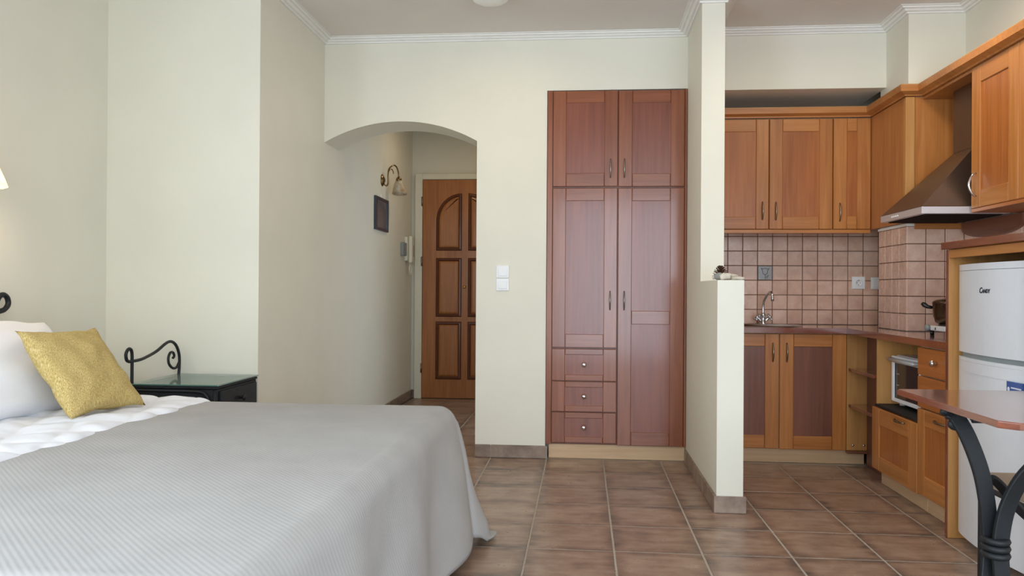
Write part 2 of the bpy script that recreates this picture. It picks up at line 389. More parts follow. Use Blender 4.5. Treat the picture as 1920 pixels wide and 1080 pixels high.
# ceiling cornice
cpath = [(XL, YN), (XL, YA), (XH, YA), (XH, YB), (PX0, YB), (PX0, PYC), (PX1, PYC), (PX1, YB), (CX, YB), (CX, CY0), (XR, CY0), (XR, YN)]
cprof = [(-.002, ZC-.034), (.012, ZC-.034), (.015, ZC-.026), (.028, ZC-.024), (.036, ZC-.014), (.050, ZC-.013), (.053, ZC-.005), (.066, ZC-.004), (.066, ZC+.002), (-.002, ZC+.002)]
struct(obj('trim_1', sweep_profile(nb(), cpath, cprof), 'plaster_white'), 'white stepped plaster cornice along the ceiling edge')

# skirting tiles: a grout backing with separate tile pieces
def skirting(name, label, a, b, side, h=.08, off=0.0):
    """a->b along the wall foot; side = unit normal into the room"""
    a, b, s = Vector(a), Vector(b), Vector(side); L = (b-a).length; d = (b-a)/L
    def rect(t0, t1, o0, o1, z0, z1):
        c = [a+d*t0+s*o0, a+d*t1+s*o0, a+d*t1+s*o1, a+d*t0+s*o1]
        xs = [p.x for p in c]; ys = [p.y for p in c]
        return box(nb(), min(xs), max(xs), min(ys), max(ys), z0, z1, .001)
    root = struct(obj(name, rect(0, L, .0, .007, 0, h-.004), 'grout_grey'), label)
    t = -off
    while t < L:
        t0, t1 = max(t+.003, 0), min(t+TS-.003, L)
        if t1-t0 > .01: obj('skirting_tile', rect(t0, t1, .001, .013, .002, h), 'skirting_tile', root)
        t += TS
    return root
skirting('baseboard_back', 'mottled brown skirting tiles below the light switches', (ax1, YB), (WA0+.012, YB), (0, -1), off=.25)
skirting('baseboard_partition', 'brown skirting tiles along the wardrobe side of the partition', (PX0, PYN), (PX0, YB-.03), (-1, 0))
skirting('baseboard_partition_end', 'mottled skirting tile on the near end of the partition', (PX0-.013, PYN), (PX1+.013, PYN), (0, -1), off=.1)
skirting('baseboard_partition_kitchen', 'brown skirting tiles on the kitchen side of the partition', (PX1, PYN), (PX1, YB+.03), (1, 0))
skirting('baseboard_hall', 'brown skirting tiles along the left wall of the hall', (XH, 5.03), (XH, YD), (1, 0))
skirting('baseboard_hall_end', 'grey mottled skirting tile beside the entrance door frame', (XH+.013, YD), (-1.615, YD), (0, -1))

# ------------------------------------------------------------------ door leaf with stiles, rails and panel
def pull_bow(name, mat, parent, p0, p1, out, bow=.03, r=.004):
    """bowed bar handle from p0 to p1, bulging along out"""
    p0, p1, o = Vector(p0), Vector(p1), Vector(out); m = 9; pts = [p0]
    for k in range(m+1): t = k/m; pts.append(p0.lerp(p1, t)+o*(bow*(.35+.65*math.sin(PI*t))))
    pts.append(p1); rr = [r*.9]+[r*(.85+.45*math.sin(PI*k/m)) for k in range(m+1)]+[r*.9]
    bm = tube(nb(), pts, rr, 8)
    return obj(name, bm, mat, parent, True)
def knob(mat, parent, p, out, s=1):
    return obj('knob', lathe(nb(), [(0, 0), (.007*s, 0), (.006*s, .008*s), (.008*s, .014*s), (.014*s, .018*s), (.015*s, .024*s), (.010*s, .029*s), (0, .030*s)], p, 18, out), mat, parent, True)
def leaf(name, parent, face, u0, u1, z0, z1, d, thick, frame, panel, stile=.08, rails=None, groove=.007, out=-1):
    """shaker front: face 'y' lies in the XZ plane at Y=d, face 'x' in the YZ plane at X=d; rails = list of (z0, z1)"""
    def b(nm, mat, parent, a0, a1, c0, c1, f0, f1, bev=.0015):
        if face == 'y': return bx(nm, mat, parent, a0, a1, min(f0, f1), max(f0, f1), c0, c1, bev)
        return bx(nm, mat, parent, min(f0, f1), max(f0, f1), a0, a1, c0, c1, bev)
    h = 'x' if face == 'y' else 'y'
    if rails is None: rails = [(z0, z0+stile), (z1-stile, z1)]
    # the part itself is the recessed panel
    root = b(name, panel+'_z', parent, u0+.01, u1-.01, z0+.006, z1-.006, d+groove, d+thick-.001)
    b('stile', frame+'_z', root, u0, u0+stile, z0, z1, d, d+thick, .0028); b('stile', frame+'_z', root, u1-stile, u1, z0, z1, d, d+thick, .0028)
    for r0, r1 in rails: b('rail', frame+'_'+h, root, u0+stile+.0012, u1-stile-.0012, r0, r1, d+.0008, d+thick, .0028)
    return root

# ------------------------------------------------------------------ entrance door
DX0, DX1, DZ = -1.543, -.715, 2.114
ed = thing('entrance_door', 'oak entrance door with arched raised panels at the end of the hall', 'door', ((DX0+DX1)/2, YD-.03, 0))
ed['kind'] = 'thing'
bx('door_leaf', 'door_oak_z', ed, DX0, DX1, YD-.045, YD-.008, .006, DZ, .002)
def ring_panel(pts, c, parent):
    """raised moulding ring and raised field inside an outline on the door face"""
    ctr = Vector((sum(p[0] for p in pts)/len(pts), sum(p[1] for p in pts)/len(pts)))
    def inset(d):
        P = [Vector(p) for p in pts]; n = len(P); out = []
        for i in range(n):
            e1 = (P[i]-P[i-1]).normalized(); e2 = (P[(i+1) % n]-P[i]).normalized()
            n1 = Vector((-e1.y, e1.x)); n2 = Vector((-e2.y, e2.x)); m = (n1+n2)/(1+n1.dot(n2)); out.append(P[i]+m*d)
        return out
    y = YD-.045; levels = [(0, y), (.008, y-.010), (.020, y-.012), (.030, y-.004)]
    bm = nb(); rings = [[bm.verts.new((p.x, yy, p.y)) for p in inset(d)] for d, yy in levels]; n = len(pts)
    for a, b in zip(rings, rings[1:]):
        for i in range(n): bm.faces.new((a[i], a[(i+1) % n], b[(i+1) % n], b[i]))
    bmesh.ops.recalc_face_normals(bm, faces=bm.faces)
    obj('panel_moulding', bm, 'door_groove', parent)
    bm = nb(); rings = [[bm.verts.new((p.x, yy, p.y)) for p in inset(d)] for d, yy in [(.030, y-.001), (.040, y-.006), (.048, y-.008)]]
    for a, b in zip(rings, rings[1:]):
        for i in range(n): bm.faces.new((a[i], a[(i+1) % n], b[(i+1) % n], b[i]))
    bm.faces.new(rings[-1]); bmesh.ops.recalc_face_normals(bm, faces=bm.faces)
    obj('panel', bm, 'door_oak_z', parent)
dm = (DX0+DX1)/2
for sgn in (-1, 1):
    xa, xb = (dm-.281, dm-.031) if sgn < 0 else (dm+.031, dm+.281)
    for z0, z1 in ((.188, .745), (.791, 1.358)): ring_panel([(xa, z0), (xb, z0), (xb, z1), (xa, z1)], None, ed)
    # arched quarter panel: curve rises from the outer side to the inner side
    z0, z1, zsp = 1.43, 1.982, 1.72; pts = [(xa, z0), (xb, z0)]
    arc = [((xa if sgn < 0 else xb)+(-1 if sgn > 0 else 1)*(xb-xa)*(1-math.cos(PI/2*k/10)), zsp+(z1-zsp)*math.sin(PI/2*k/10)) for k in range(11)]
    pts += (arc[::-1] if sgn < 0 else arc)
    ring_panel(pts, None, ed)
knob('brass', ed, (dm, YD-.045, 1.08), (0, -1, 0), 1.0)
for z in (1.86, 1.28, .25):
    obj('hinge', lathe(nb(), [(0, 0), (.009, 0), (.009, .09), (0, .09)], (DX0-.006, YD-.052, z), 10), 'dull_nickel', ed, True)
fr = nb(); fx = .012
box(fr, DX0-.075, DX0-.003, YD-.055, YD, 0, DZ+.06, .004); box(fr, DX1+.003, DX1+.075, YD-.055, YD, 0, DZ+.06, .004); box(fr, DX0-.003, DX1+.003, YD-.055, YD, DZ+.003, DZ+.06, .004)
tag(obj('door_frame', fr, 'ivory_plastic'), 'off-white painted frame around the oak entrance door', None)['kind'] = 'structure'
bpy.data.objects['door_frame'].name = 'trim_2'

# ------------------------------------------------------------------ wardrobe
FY = YB-.012
wd = thing('wardrobe', 'tall built-in reddish brown wardrobe with panelled doors and three drawers', 'wardrobe', (.2, FY, 0))
bx('body', 'dark_panel_z', wd, WA0+.003, WA1-.003, FY+.024, YB+.5, .092, WZT-.003, .001)
bx('side_filler', 'mahogany_z', wd, WA0+.003, -.19, FY+.004, FY+.023, .092, WZT-.004); bx('side_filler', 'mahogany_z', wd, .625, WA1-.003, FY+.004, FY+.023, .092, WZT-.004)
bx('plinth', 'beech_x', wd, -.205, WA1-.004, YB+.02, YB+.04, .001, .090)
mg, mp = 'mahogany', 'mahogany_panel'
def bow_v(parent, x, z0, z1, y, mat='dull_nickel'): return pull_bow('handle', mat, parent, (x, y, z0), (x, y, z1), (0, -1, 0), .022, .0042)
d = leaf('door', wd, 'y', -.187, .213, 1.701, 2.296, FY, .022, mg, mp, .081, [(1.701, 1.783), (2.221, 2.296)]); bow_v(d, .170, 1.755, 1.868, FY)
d = leaf('door', wd, 'y', .219, .622, 1.699, 2.294, FY, .022, mg, mp, .084, [(1.699, 1.778), (2.216, 2.294)]); bow_v(d, .255, 1.755, 1.868, FY)
d = leaf('door', wd, 'y', -.187, .213, .697, 1.689, FY, .022, mg, mp, .081, [(.697, .780), (1.611, 1.689)]); bow_v(d, .171, .934, 1.048, FY)
d = leaf('door', wd, 'y', .219, .622, .094, 1.688, FY, .022, mg, mp, .084, [(.094, .178), (.845, .928), (1.609, 1.688)]); bow_v(d, .258, .934, 1.048, FY)
for z0, z1 in ((.490, .688), (.298, .485), (.104, .293)):
    d = leaf('drawer', wd, 'y', -.187, .213, z0, z1, FY, .022, mg, mp, .081, [(z0, z0+.038), (z1-.036, z1)]); knob('chrome', d, (.014, FY+.005, (z0+z1)/2+.002), (0, -1, 0))

# ------------------------------------------------------------------ kitchen tiles (pieces of the walls)
TP, TG = .0985, .0042; ZW = .834
ktm = {}
def ktile(w, axis, facing):
    key = (round(w, 3), axis)
    if key in ktm: return ktm[key]
    me = tile_mesh('wall_tile', w-TG, TP-TG, .008, .0022, 'kitchen_tile')
    R_ = Matrix.Rotation(PI/2, 4, 'X') if axis == 'y' else Matrix.Rotation(-PI/2, 4, 'Z') @ Matrix.Rotation(PI/2, 4, 'X')
    me.transform(R_); ktm[key] = me; return me
def tile_field(parent, axis, start, stop, pitch, plane, rows=6, skip=()):
    n = int(round(abs(stop-start)/pitch))
    for k in range(n):
        c = start+(k+.5)*pitch*(1 if stop > start else -1)
        for r in range(rows):
            if (k, r) in skip: continue
            z = ZW+(r+.5)*TP
            loc = (c, plane-.008, z) if axis == 'y' else (plane-.008, c, z)
            place('wall_tile', ktile(pitch, axis, -1), loc, parent)
def grout(name, parent, *b): bx(name, 'grout_brown', parent, *b, 0)
x0k = 1.078-TP*3; grout('tile_grout', kb, PX1+.001, XR-.001, YK-.004, YK-.0001, ZW, ZW+7*TP)
tile_field(kb, 'y', x0k, x0k+TP*13, TP, YK, 7, {(4, 3)})
grout('tile_grout', kp, CX-.004, CX-.0001, CY0, CY1, ZW, ZW+6*TP); grout('tile_grout', kp, CX, XR, CY0-.004, CY0-.0001, ZW, ZW+6*TP)
tile_field(kp, 'x', CY0-.008, CY1, (CY1-CY0+.008)/4, CX); tile_field(kp, 'y', CX-.006, CX-.006+3*.103, .103, CY0)
grout('tile_grout', kr, XR-.004, XR-.0001, 3.2, CY0, ZW, ZW+6*TP); tile_field(kr, 'x', CY0-.01, CY0-.01-TP*14, TP, XR)
# white trim on top of the pillar tiles
tb = nb(); box(tb, CX-.012, CX, CY0-.012, CY1, ZW+6*TP, ZW+6*TP+.014); box(tb, CX, CX+.05, CY0-.012, CY0, ZW+6*TP, ZW+6*TP+.014); obj('edge_trim', tb, 'plaster_white', kp)
# decorative tulip tile
tx, tz = x0k+4.5*TP, ZW+3.5*TP
tt = bx('tulip_tile', 'tulip_tile', kb, tx-.0465, tx+.0465, YK-.012, YK, tz-.0465, tz+.0465, .002); tt['label'] = 'grey metallic tile with an engraved tulip'
def tl(pts, r=.0016): obj('tulip_outline', tube(nb(), [(tx+x, YK-.012, tz+z) for x, z in catmull_2(pts)], r, 6), 'tulip_line', tt, True)
def catmull_2(pts): return [(p.x, p.y) for p in catmull([(x, z, 0) for x, z in pts], 5)]
tl([(0, -.012), (-.014, -.004), (-.016, .010), (-.024, .028), (-.026, .032), (-.012, .026), (0, .034), (.012, .026), (.026, .032), (.024, .028), (.016, .010), (.014, -.004), (0, -.012)])
tl([(0, -.012), (.001, -.028), (0, -.040)]); tl([(0, -.036), (.012, -.036), (.020, -.022), (.022, -.016), (.012, -.022), (.004, -.032)])
# sockets on the tiles
def plate(name, label, x0, x1, z0, z1, y, kind):
    t = thing(name, label, 'socket' if kind == 's' else 'switch', ((x0+x1)/2, y, z0))
    bx('cover_plate', 'white_plastic', t, x0, x1, y-.010, y, z0, z1, .003, 2)
    cx_, cz_ = (x0+x1)/2, (z0+z1)/2
    if kind == 's':
        obj('socket_well', lathe(nb(), [(.024, 0), (.024, .003), (.020, .003), (.019, .0005), (0, .0005)], (cx_, y-.0101, cz_), 24, (0, -1, 0)), 'white_plastic', t, True)
        for dx, dz in ((-.010, 0), (.010, 0), (0, .014), (0, -.014)): obj('pin_hole', lathe(nb(), [(.003, 0), (0, .0012)], (cx_+dx, y-.0105, cz_+dz), 10, (0, -1, 0)), 'dark_gap', t)
    else: bx('rocker', 'white_plastic', t, x0+.012, x1-.012, y-.014, y-.009, z0+.012, z1-.012, .002)
    return t
plate('power_socket', 'white square power socket on the kitchen tiles', 1.792, 1.876, 1.074, 1.157, YK-.0085, 's')
plate('blank_plate', 'plain white plate beside the power socket, next to the tiled pillar', 1.914, 1.985, 1.073, 1.153, YK-.0085, 'w')
plate('light_switch', 'upper white light switch on the wall beside the arch', -.539, -.459, 1.128, 1.206, YB, 'w')
plate('light_switch', 'lower white light switch on the wall beside the arch', -.539, -.459, 1.048, 1.124, YB, 'w')

# ------------------------------------------------------------------ kitchen base cabinets
FB = 5.015
bc = thing('sink_cabinet', 'orange wood base cabinet with two dark-panelled doors under the sink', 'cabinet', (1.19, 5.3, 0))
cb = nb(); box(cb, PX1+.016, 1.60, FB+.022, YK-.006, .092, .62); obj('body', cb, 'beech_z', bc)
bx('top_rail', 'beech_x', bc, PX1+.016, 1.60, FB+.022, FB+.04, .62, ZW-.036)
bx('plinth', 'beech_x', bc, PX1+.016, 1.721, 5.062, 5.078, .001, .090)
d = leaf('door', bc, 'y', .80, 1.199, .094, .795, FB, .021, 'cherry', 'dark_panel', .082, [(.094, .174), (.718, .795)]); bow_v(d, 1.163, .626, .738, FB)
d = leaf('door', bc, 'y', 1.205, 1.600, .092, .795, FB, .021, 'cherry', 'dark_panel', .082, [(.092, .173), (.718, .795)]); bow_v(d, 1.246, .626, .738, FB)
# corner shelf
cs = thing('corner_shelf', 'open corner shelf unit with two dark shelves under the worktop bend', 'shelf', (1.66, 4.8, .075))
bx('side_panel', 'oak_edge_z', cs, 1.604, 1.735, 5.022, 5.040, .092, ZW-.036); bx('back_panel', 'dark_panel_z', cs, 1.722, 1.738, 4.594, 5.021, .002, ZW-.036)
bx('bottom_board', 'dark_panel_x', cs, 1.604, 1.721, 5.000, 5.040, .076, .091)
for z in (.574, .356): bx('shelf_board', 'redwood_y', cs, 1.612, 1.721, 4.594, 5.021, z, z+.018)
for x in (1.641, 1.706): obj('screw_cap', lathe(nb(), [(0, 0), (.008, 0), (.006, .005), (0, .006)], (x, 5.022, .124), 12, (0, -1, 0)), 'chrome', cs, True)
# oven niche cabinet
FX = 1.600
oc = thing('oven_cabinet', 'orange wood base cabinet with an open oven niche above a flap door', 'cabinet', (1.85, 4.28, 0))
bx('side_panel', 'oak_edge_z', oc, 1.622, 2.118, 4.567, 4.583, .092, ZW-.036); bx('side_panel', 'oak_edge_z', oc, 1.622, 2.118, 3.988, 4.003, .092, ZW-.036)
bx('back_panel', 'beech_z', oc, 2.10, 2.118, 4.005, 4.565, .092, ZW-.036); bx('niche_floor', 'cherry_y', oc, 1.622, 2.098, 4.005, 4.565, .415, .428)
bx('niche_mat', 'black_mat', oc, 1.606, 2.095, 4.006, 4.562, .4285, .442, .004)
bx('bottom_board', 'beech_y', oc, 1.622, 2.098, 4.005, 4.565, .092, .108)
d = leaf('flap_door', oc, 'x', 3.990, 4.583, .088, .424, FX, .020, 'cherry', 'panel', .10, [(.088, .165), (.335, .424)])
pull_bow('handle', 'dull_nickel', d, (FX, 4.255, .402), (FX, 4.135, .402), (-1, 0, 0), .022, .0045)
bx('plinth', 'beech_y', oc, 1.652, 1.668, 3.99, 4.583, .001, .085)
# drawer cabinet
dc = thing('drawer_cabinet', 'orange wood cabinet with two drawers over a door beside the refrigerator', 'cabinet', (1.85, 3.8, 0))
bx('body', 'beech_z', dc, 1.622, 2.118, 3.612, 3.986, .092, ZW-.036)
for z0, z1, kn in ((.662, .792, True), (.508, .656, False)):
    d = bx('drawer', 'panel_y', dc, FX, FX+.020, 3.612, 3.984, z0, z1, .003)
    knob('chrome', d, (FX+.001, 3.775, (z0+z1)/2+.004), (-1, 0, 0), 1.1)
d = leaf('door', dc, 'x', 3.612, 3.984, .096, .502, FX, .020, 'cherry', 'panel', .075, [(.096, .19), (.424, .502)])
pull_bow('handle', 'dull_nickel', d, (FX, 3.79, .468), (FX, 3.66, .468), (-1, 0, 0), .022, .0045)
bx('plinth', 'beech_y', dc, 1.652, 1.668, 3.612, 3.988, .001, .088)
# worktop, L-shaped around the pillar
wt = [(PX1+.002, 4.995), (1.592, 4.995), (1.592, 3.607), (2.124, 3.607), (2.124, CY0-.012), (CX-.012, CY0-.012), (CX-.012, CY1+.004), (2.124, CY1+.004), (2.124, YK-.010), (PX1+.002, YK-.010)]
wtb = prism(nb(), wt, 'z', ZW-.034, ZW-.0005)
es = [e for e in wtb.edges if all(v.co.z > ZW-.001 for v in e.verts)]
bmesh.ops.bevel(wtb, geom=es, offset=.004, segments=2, affect='EDGES')
wto = tag(obj('worktop', wtb, 'redwood_x'), 'glossy reddish brown worktop running round the kitchen corner', 'worktop')
# sink: hole cut in the worktop, steel bowl and drainer
SX0, SX1, SY0, SY1 = .80, 1.40, 5.06, 5.49
def rrect(x0, x1, y0, y1, r, n=8):
    out = []
    for cx_, cy_, a0 in ((x1-r, y1-r, 0), (x0+r, y1-r, PI/2), (x0+r, y0+r, PI), (x1-r, y0+r, 1.5*PI)):
        for k in range(n+1): a = a0+PI/2*k/n; out.append((cx_+r*math.cos(a), cy_+r*math.sin(a)))
    return out
cut = obj('cutter', prism(nb(), rrect(SX0+.03, SX0+.36, SY0+.04, SY1-.09, .12), 'z', ZW-.1, ZW+.1), None)
md = wto.modifiers.new('sink_hole', 'BOOLEAN'); md.object = cut; md.operation = 'DIFFERENCE'; md.solver = 'EXACT'
dg = bpy.context.evaluated_depsgraph_get(); nm = bpy.data.meshes.new_from_object(wto.evaluated_get(dg)); wto.modifiers.clear(); wto.data = nm
bpy.data.objects.remove(cut, do_unlink=True)
sk = thing('sink', 'round-ended stainless steel sink and drainer set into the worktop', 'sink', ((SX0+SX1)/2, 5.27, ZW))
o1 = rrect(SX0, SX1, SY0, SY1, .205, 10); i1_ = rrect(SX0+.04, SX0+.35, SY0+.05, SY1-.10, .11, 10)
sb = nb(); V = lambda ps, z: [sb.verts.new((x, y, z)) for x, y in ps]
rings = [V(o1, ZW), V(rrect(SX0+.006, SX1-.006, SY0+.006, SY1-.006, .20, 10), ZW+.007), V(rrect(SX0+.018, SX1-.018, SY0+.018, SY1-.018, .19, 10), ZW+.004), V(i1_, ZW+.003), V(rrect(SX0+.05, SX0+.34, SY0+.06, SY1-.11, .10, 10), ZW-.13)]
for a, b in zip(rings, rings[1:]):
    for k in range(len(a)): sb.faces.new((a[k], a[(k+1) % len(a)], b[(k+1) % len(a)], b[k]))
sb.faces.new(rings[-1]); bmesh.ops.recalc_face_normals(sb, faces=sb.faces); obj('basin', sb, 'steel', sk, True)
for k in range(4): bx('drainer_rib', 'steel', sk, 1.19, 1.35, 5.14+k*.05, 5.146+k*.05, ZW+.003, ZW+.0065, .001)
fc = thing('faucet', 'chrome mixer tap with two cross handles at the back of the sink', 'tap', (1.194, 5.43, ZW+.003))
FYK = 5.43
obj('base', lathe(nb(), [(0, 0), (.024, 0), (.024, .006), (.017, .012), (.016, .055), (.019, .060), (.015, .072), (.010, .076), (0, .076)], (1.194, FYK, ZW+.003), 20), 'chrome', fc, True)
sp = catmull([(1.194, FYK, .905), (1.194, FYK, .955), (1.197, FYK-.008, .985), (1.205, FYK-.04, 1.02), (1.214, FYK-.085, 1.046), (1.220, FYK-.115, 1.048), (1.223, FYK-.13, 1.03), (1.224, FYK-.133, 1.008)], 6)
obj('spout', tube(nb(), sp, .0085, 12), 'chrome', fc, True)
obj('aerator', lathe(nb(), [(.008, 0), (.011, 0), (.011, .024), (.008, .026)], (1.224, FYK-.133, .992), 14), 'chrome', fc, True)
for s in (-1, 1):
    A = Vector((s*.75, -.25, .62)).normalized(); c = Vector((1.194+s*.016, FYK-.004, .864))
    st = obj('valve', lathe(nb(), [(.010, 0), (.010, .022), (.007, .026)], c, 12, A), 'chrome', fc, True)
    hb = nb(); e = c+A*.034
    lathe(hb, [(0, -.010), (.012, -.008), (.013, .004), (.008, .010), (0, .012)], e, 14, A)
    P_ = A.orthogonal().normalized(); Q_ = A.cross(P_)
    for k in range(4):
        dv = P_*math.cos(PI/2*k)+Q_*math.sin(PI/2*k); lathe(hb, [(.005, .006), (.006, .014), (.009, .020), (.008, .027), (0, .030)], e, 10, dv)
    obj('cross_handle', hb, 'chrome', fc, True)

# ------------------------------------------------------------------ kitchen wall cabinets
FU = 5.19
uc = thing('wall_cabinet', 'long back-wall cabinet with three panelled orange wood doors above the sink', 'cabinet', (1.29, 5.35, 1.43))
bx('body', 'cherry_x', uc, PX1+.004, 1.798, FU+.022, YK-.012, 1.446, 2.15)
bx('bottom_rail', 'cherry_x', uc, PX1+.004, 1.798, FU+.004, FU+.05, 1.424, 1.4455)
d = leaf('door', uc, 'y', .785, 1.172, 1.449, 2.146, FU, .021, 'cherry', 'panel', .078); bow_v(d, 1.134, 1.510, 1.620, FU)
d = leaf('door', uc, 'y', 1.178, 1.565, 1.449, 2.146, FU, .021, 'cherry', 'panel', .080); bow_v(d, 1.217, 1.508, 1.618, FU)
d = leaf('door', uc, 'y', 1.571, 1.797, 1.449, 2.146, FU, .021, 'cherry', 'panel', .082); bow_v(d, 1.609, 1.500, 1.610, FU)
pc = thing('hood_surround', 'wooden cladding panels around the kitchen pillar left of the extractor hood', 'cladding', (1.9, 4.7, 1.43))
bx('side_panel', 'cherry_z', pc, 1.800, CX-.001, 4.682, FU+.02, 1.445, 2.15); bx('corner_post', 'oak_edge_z', pc, 1.800, 1.850, 4.655, 4.6795, 1.445, 2.15, .003)
bx('top_panel', 'cherry_x', pc, 1.896, 2.122, 4.096, 4.6635, 2.1345, 2.15); bx('back_board', 'cherry_z', pc, 1.851, 2.122, 4.664, 4.6795, 1.445, 2.15); bx('lower_rail', 'cherry_x', pc, 1.851, 2.10, 4.650, 4.663, 1.408, 1.440)
# cornice on top of all wall cabinets
cn = thing('cabinet_cornice', 'orange wood cornice moulding running along the tops of the wall cabinets', 'moulding', (1.6, 4.6, 2.15))
kp_ = [(PX1+.003, FU), (1.800, FU), (1.800, 4.655), (1.892, 4.655), (1.892, 3.02)]
obj('crown', sweep_profile(nb(), kp_, [(-.012, 2.152), (.010, 2.152), (.012, 2.160), (.044, 2.172), (.046, 2.205), (-.012, 2.205)]), 'cherry_x', cn)
obj('fillet', sweep_profile(nb(), kp_, [(-.010, 2.2055), (.040, 2.2055), (.040, 2.212), (-.010, 2.212)]), 'oak_edge_x', cn)
rc = thing('wall_cabinet', 'orange wood wall cabinet above the refrigerator, right of the extractor hood', 'cabinet', (2.0, 3.6, 1.44))
bx('body', 'cherry_z', rc, 1.912, 2.126, 3.02, 4.092, 1.462, 2.15); bx('bottom_board', 'panel_y', rc, 1.892, 2.126, 3.02, 4.094, 1.444, 1.4615)
for y0, y1, hy in ((3.668, 4.090, 4.04), (3.240, 3.664, 3.29)):
    d = leaf('door', rc, 'x', y0, y1, 1.463, 2.148, 1.890, .021, 'cherry', 'panel', .085); 
    pull_bow('handle', 'chrome', d, (1.890, hy, 1.52), (1.890, hy, 1.63), (-1, 0, 0), .034, .0048)
# ------------------------------------------------------------------ extractor hood
HX, HY0, HY1 = 1.664, 4.104, 4.648
hd = thing('extractor_hood', 'brushed steel pyramid extractor hood between the wall cabinets', 'hood', (1.9, 4.38, 1.44))
hb = nb(); b0 = [(HX, HY0), (2.08, HY0), (2.08, HY1), (HX, HY1)]; t0 = [(1.985, 4.26), (2.08, 4.26), (2.08, 4.50), (1.985, 4.50)]
va = [hb.verts.new((x, y, 1.478)) for x, y in b0]; vb = [hb.verts.new((x, y, 1.80)) for x, y in t0]
for k in range(4): hb.faces.new((va[k], va[(k+1) % 4], vb[(k+1) % 4], vb[k]))
hb.faces.new(va[::-1]); hb.faces.new(vb); bmesh.ops.recalc_face_normals(hb, faces=hb.faces); obj('canopy', hb, 'hood_steel', hd)
lip = bx('lip', 'lip_steel', hd, HX, 2.08, HY0, HY1, 1.442, 1.477, .001)
bx('filter', 'dark_gap', hd, HX+.03, 2.06, HY0+.03, HY1-.03, 1.437, 1.443); bx('chimney', 'hood_steel', hd, 1.985, 2.08, 4.26, 4.50, 1.80, 2.134)
for k in range(4): bx('button', 'white_led', hd, HX-.003, HX+.001, 4.40+k*.026, 4.414+k*.026, 1.455, 1.463)
# wooden back board with curved lower edge behind the hood
bbp = [(4.03, 1.44), (4.645, 1.44), (4.645, 1.405)]+[(4.337+.308*math.cos(a), 1.405-.06*math.sin(a)) for a in [PI*k/16 for k in range(1, 16)]]+[(4.03, 1.405)]
tag(obj('curved_board', prism(nb(), bbp, 'x', 2.096, 2.120), 'dark_panel_y'), 'dark wooden board with a curved lower edge on the tiles under the hood', 'board')

# ------------------------------------------------------------------ refrigerator housing and refrigerator
fh = thing('fridge_housing', 'orange wood frame around the refrigerator with a thick top board', 'cabinet', (1.85, 3.28, 0))
bx('side_panel', 'oak_edge_z', fh, 1.566, 2.124, 3.582, 3.603, .001, 1.236); bx('front_edge', 'redwood_z', fh, 1.5625, 1.5655, 3.582, 3.603, .001, 1.236, .0005)
bx('side_panel', 'cherry_z', fh, 1.566, 2.124, 2.960, 2.982, .001, 1.236)
bx('top_board', 'redwood_y', fh, 1.545, 2.124, 2.945, 3.612, 1.237, 1.268, .002); bx('front_rail', 'cherry_y', fh, 1.566, 1.582, 2.984, 3.580, 1.200, 1.236)
fg = thing('refrigerator', 'white fridge freezer with bowed doors in the orange wood housing', 'refrigerator', (1.85, 3.28, 0))
FY0, FY1, FXF = 3.005, 3.562, 1.600
bx('body', 'white_enamel', fg, 1.640, 2.112, FY0+.004, FY1-.004, .022, 1.155, .004)
def bowed(z0, z1, xb, inset=0, n=14, bulge=.032):
    pts = [(xb, FY0+inset), (xb, FY1-inset)]
    for k in range(n+1): t = k/n; pts.append((FXF+inset*.6-bulge*math.sin(PI*t)**.8, FY1-inset-(FY1-FY0-2*inset)*t))
    return prism(nb(), pts, 'z', z0, z1)
up = obj('freezer_door', bowed(.806, 1.143, 1.638), 'white_enamel', fg); lw = obj('fridge_door', bowed(.040, .772, 1.638), 'white_enamel', fg)
obj('top_cap', bowed(1.1445, 1.170, 1.66), 'white_enamel', fg)
def gripband(z0, z1, tilt):
    bm = bowed(z0, z1, 1.638)
    return bm
g = obj('door_gap', bowed(.7725, .8055, 1.638, .014), 'grey_plastic', fg)
obj('grip_lip', bowed(.772, .786, 1.636, .0, 14, .035), 'white_enamel', lw)
obj('grip_band', bowed(.728, .7715, 1.636, .0, 14, .0355), 'white_enamel', lw)
for y in (FY0+.05, FY1-.04): obj('foot', lathe(nb(), [(0, 0), (.018, 0), (.018, .03), (0, .03)], (1.67, y, .001), 14), 'black_plastic', fg, True)
bx('toe_grille', 'grey_plastic', fg, 1.642, 1.66, FY0+.02, FY1-.02, .004, .038)
def text(s, size, loc, parent, mat, name):
    cu = bpy.data.curves.new(name, 'FONT'); cu.body = s; cu.size = size; cu.extrude = .0004; cu.shear = .25; cu.offset = size*.02
    tmp = bpy.data.objects.new(name, cu); COL.objects.link(tmp); dg = bpy.context.evaluated_depsgraph_get(); dg.update()
    me = bpy.data.meshes.new_from_object(tmp.evaluated_get(dg)); bpy.data.objects.remove(tmp, do_unlink=True)
    # faces -X: text right runs towards -Y
    me.transform(Matrix(((0, 0, -1, 0), (-1, 0, 0, 0), (0, 1, 0, 0), (0, 0, 0, 1)))); me.materials.clear(); me.materials.append(MATS[mat])
    return place(name, me, loc, parent)
def front_x(y): t = (FY1-y)/(FY1-FY0); return FXF-.032*math.sin(PI*t)**.8
text('C', .031, (front_x(3.31)-.0012, 3.322, 1.052), up, 'logo_ink', 'logo_letter'); text('ANDY', .0215, (front_x(3.28)-.0012, 3.300, 1.052), up, 'logo_ink', 'logo_letters')
sx = front_x(3.085)
stk = bx('energy_sticker', 'sticker_blue', lw, sx-.008, sx+.012, 3.024, 3.130, .600, .725, .0005)
